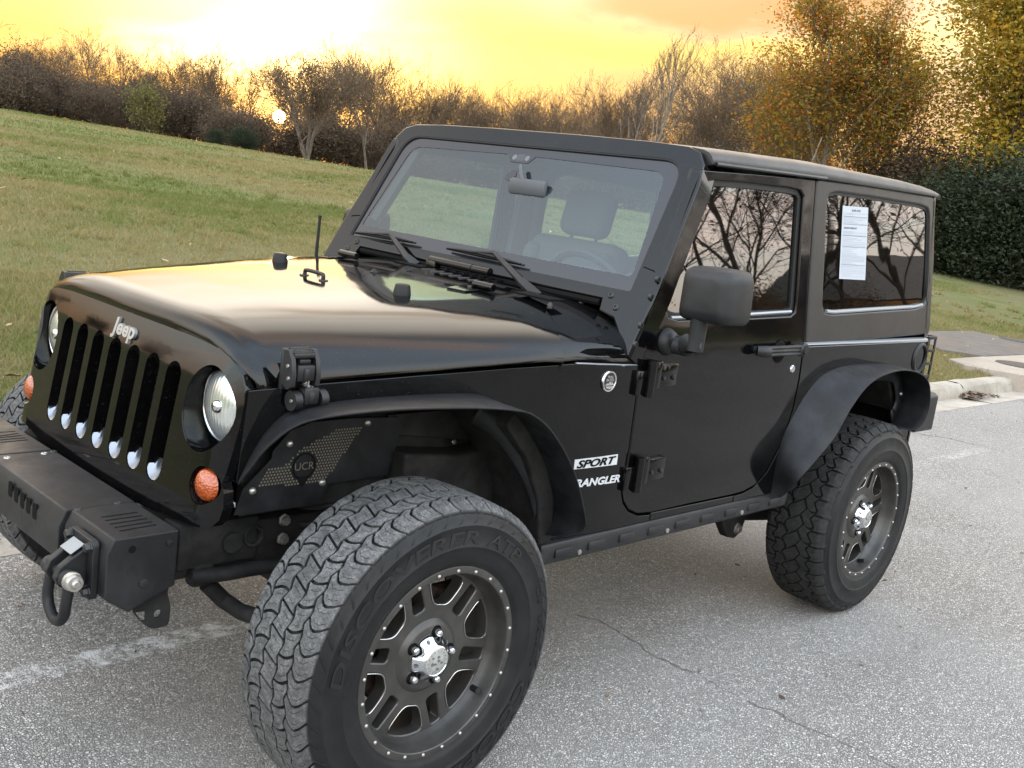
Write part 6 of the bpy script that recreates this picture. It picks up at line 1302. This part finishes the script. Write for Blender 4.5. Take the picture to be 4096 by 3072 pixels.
for i in range(34):
    uu = -50+i*52+rt.uniform(-20, 20)
    if 596 < uu < 640: continue
    put('bare_tree', bare[(i*3+1) % 4], uu, rt.uniform(92, 110), rt.uniform(130, 190)+i*2.4, 'smaller leafless tree standing behind the row of bare trees beyond the lawn', group='bare trees of the second row', wide=1.3)
for i in range(60):
    u = -60+i*23+rt.uniform(-10, 10); hz = 261+(u*.1323); put('thicket_shrub', bush[i % 2], u, rt.uniform(68, 76) if u < 800 else rt.uniform(74, 84), hz-rt.uniform(55, 120) if u < 900 else hz-rt.uniform(65, 120), 'brown leafless thicket shrub at the foot of the bare trees', 'shrub', G2, wide=1.5) if not 588 < u < 632 else put('thicket_shrub', bush[i % 2], u, 72, hz-rt.uniform(25, 48), 'brown leafless thicket shrub at the foot of the bare trees', 'shrub', G2, wide=1.5)
for i in range(14): put('thicket_shrub', bush[i % 2], 1280+i*32+rt.uniform(-8, 8), rt.uniform(60, 70), 385-rt.uniform(90, 150)+i*4+60, 'brown leafless thicket shrub at the foot of the bare trees', 'shrub', G2, wide=1.4)
put('bare_tree', tall, 1402, 66, 72, 'tall slender leafless tree rising above the black roof', group=G1, wide=1.0)
put('bare_tree', tall, 1338, 72, 150, 'slim leafless tree just left of the tall slender one above the roof', group=G1)
put('multi_stem_tree', multi, 690, 62, 128, 'pale many-stemmed tree with brown withered leaves beside the setting sun')
put('bare_tree', bare[1], 822, 66, 118, 'leafless tree with a pale straight trunk left of the windshield', wide=1.1)
put('olive_shrub', olive, 325, 66, 195, 'olive yellow leafy shrub in front of the brown thicket at left', 'shrub')
put('evergreen_shrub', ever[0], 470, 64, 283, 'low dark green shrub in front of the thicket left of the sun', 'shrub', wide=1.1)
put('evergreen_shrub', ever[1], 530, 65, 280, 'rounded dark green shrub just left of the pale many-stemmed tree', 'shrub', wide=1.1)
put('autumn_tree', autumn, 1800, 44, -18, 'large autumn tree with orange and green leaves behind the hard top', wide=1.45)
put('autumn_tree', autumn, 1700, 48, 150, 'lower orange leaved tree at the left foot of the large autumn tree', wide=1.35)
put('autumn_tree', autumn, 1925, 46, 45, 'shorter autumn tree at the right side of the large autumn tree', wide=1.3)
put('golden_tree', gold, 2120, 42, -60, 'golden green tree at the right edge of the view', wide=1.35)
for i, (u, v, D, lab) in enumerate(((2068, 465, 42, 'dark evergreen bush nearest the rear corner of the vehicle'), (2115, 385, 40, 'tall dark evergreen bush under the golden tree'), (2170, 380, 40, 'broad dark evergreen bush second from the right edge'), (2225, 372, 39, 'dark evergreen bush at the right edge of the view'), (2290, 380, 39, 'dark evergreen bush just outside the right edge'))): put('evergreen_bush', ever[i % 2], u, D, v, lab, 'bush', wide=1.25)
for i, u in enumerate((1985, 2030, 2085)): put('thicket_shrub', bush[i % 2], u, 44, 320+i*20, 'brown leafless thicket shrub at the foot of the bare trees', 'shrub', G2, wide=1.3)
for i in range(16):
    a = math.radians(17-i*6.8+rt.uniform(-1, 1)); D = rt.uniform(66, 84); x, y = CAM[0]+D*math.sin(a), CAM[1]+D*math.cos(a)
    if y > 3: plant('bare_tree', bare[i % 4], x, y, rt.uniform(.5, .9), i, 'leafless tree of the row that continues left of the view', 'tree', 'bare trees left of the view'); plant('thicket_shrub', bush[i % 2], x+3, y-4, 1.2, i, 'brown thicket shrub left of the view', 'shrub', 'thickets left of the view')
# wooden fence at the far left
fx = [at_px(u, 72)[:2] for u in (-40, -12, 16, 44, 72, 100)]; fo_ = empty('rail_fence', (fx[0][0], fx[0][1], float(ground_h(*fx[0])))); tag(fo_, 'dark wooden rail fence at the far left edge of the lawn', 'fence')
for x, y in fx: MB().box((x-fx[0][0], y-fx[0][1], float(ground_h(x, y))-fo_.location.z+.5), (.10, .10, 1.1), .01).build('post', M['darkbark'], fo_)
for k in range(5):
    for dz in (.55, .95): MB().tube([(fx[k][0]-fx[0][0], fx[k][1]-fx[0][1], float(ground_h(*fx[k]))-fo_.location.z+dz), (fx[k+1][0]-fx[0][0], fx[k+1][1]-fx[0][1], float(ground_h(*fx[k+1]))-fo_.location.z+dz)], .05, 6).build('rail', M['darkbark'], fo_)
# --- what the windows and the paint mirror: street side behind the photographer
def mir(u, v, D):
    q = ray(u*1.851718, v*1.851718); t = D/np.hypot(q[0], q[1]); return CAM[0]+t*q[0], -1.54-(CAM[1]+t*q[1])
big = tree_meshes('street', 121, 12., 'leaf_brown', 500, .08, .25, bark_='darkbark', twig='darkbark', levels=4, kids=(10, 7, 5, 4), trunk_r=.12, first=.2, spread_=1.0, rmin=.009, up=.3)
for i, (u, D, s) in enumerate(((1650, 30, 1.0), (1530, 36, 1.0), (1590, 42, 1.0), (1740, 40, 1.0), (1830, 36, .95), (1990, 38, 1.0), (2070, 33, .95), (1400, 38, 1.), (1250, 38, 1.), (1000, 40, 1.), (1120, 44, 1.), (800, 40, 1.))):
    x, y = mir(u, 600, D); plant('street_tree', big, x, y, s, i*1.3, 'leafless tree on the street side seen mirrored in the side windows', 'tree', 'street trees mirrored in the windows', z=0)
for i in range(30):
    x, y = -22+i*2.9, -17.5-(i % 3)*2.2; plant('street_shrub', bush[i % 2], x, y, .62+.22*((i*7) % 3), i, 'dark brown shrub on the street side mirrored in the side windows', 'shrub', 'street shrubs mirrored in the windows', z=0)
hx, hy = mir(1960, 600, 56); HSE = empty('house', (hx, hy, 0)); HSE.rotation_euler = (0, 0, .5); tag(HSE, 'single storey house with a grey pitched roof mirrored in the rear side window', 'house')
mb = MB(); mb.box((0, 0, 1.35), (11, 7, 2.7)); mb.build('wall', simple('tan_brick', (.20, .15, .11), .9, var=.3), HSE, smooth=False)
mb = MB(); mb.prism([(-6, -4.2, 2.6), (-6, 4.2, 2.6), (-6, 0, 4.9)], (12, 0, 0)); mb.build('roof', simple('grey_shingle', (.07, .068, .066), .9, var=.3), HSE, smooth=False)
for dx in (-3, 1.5): MB().box((dx, 3.52, 1.5), (1.4, .08, 1.2)).build('window', M['trim'], HSE)
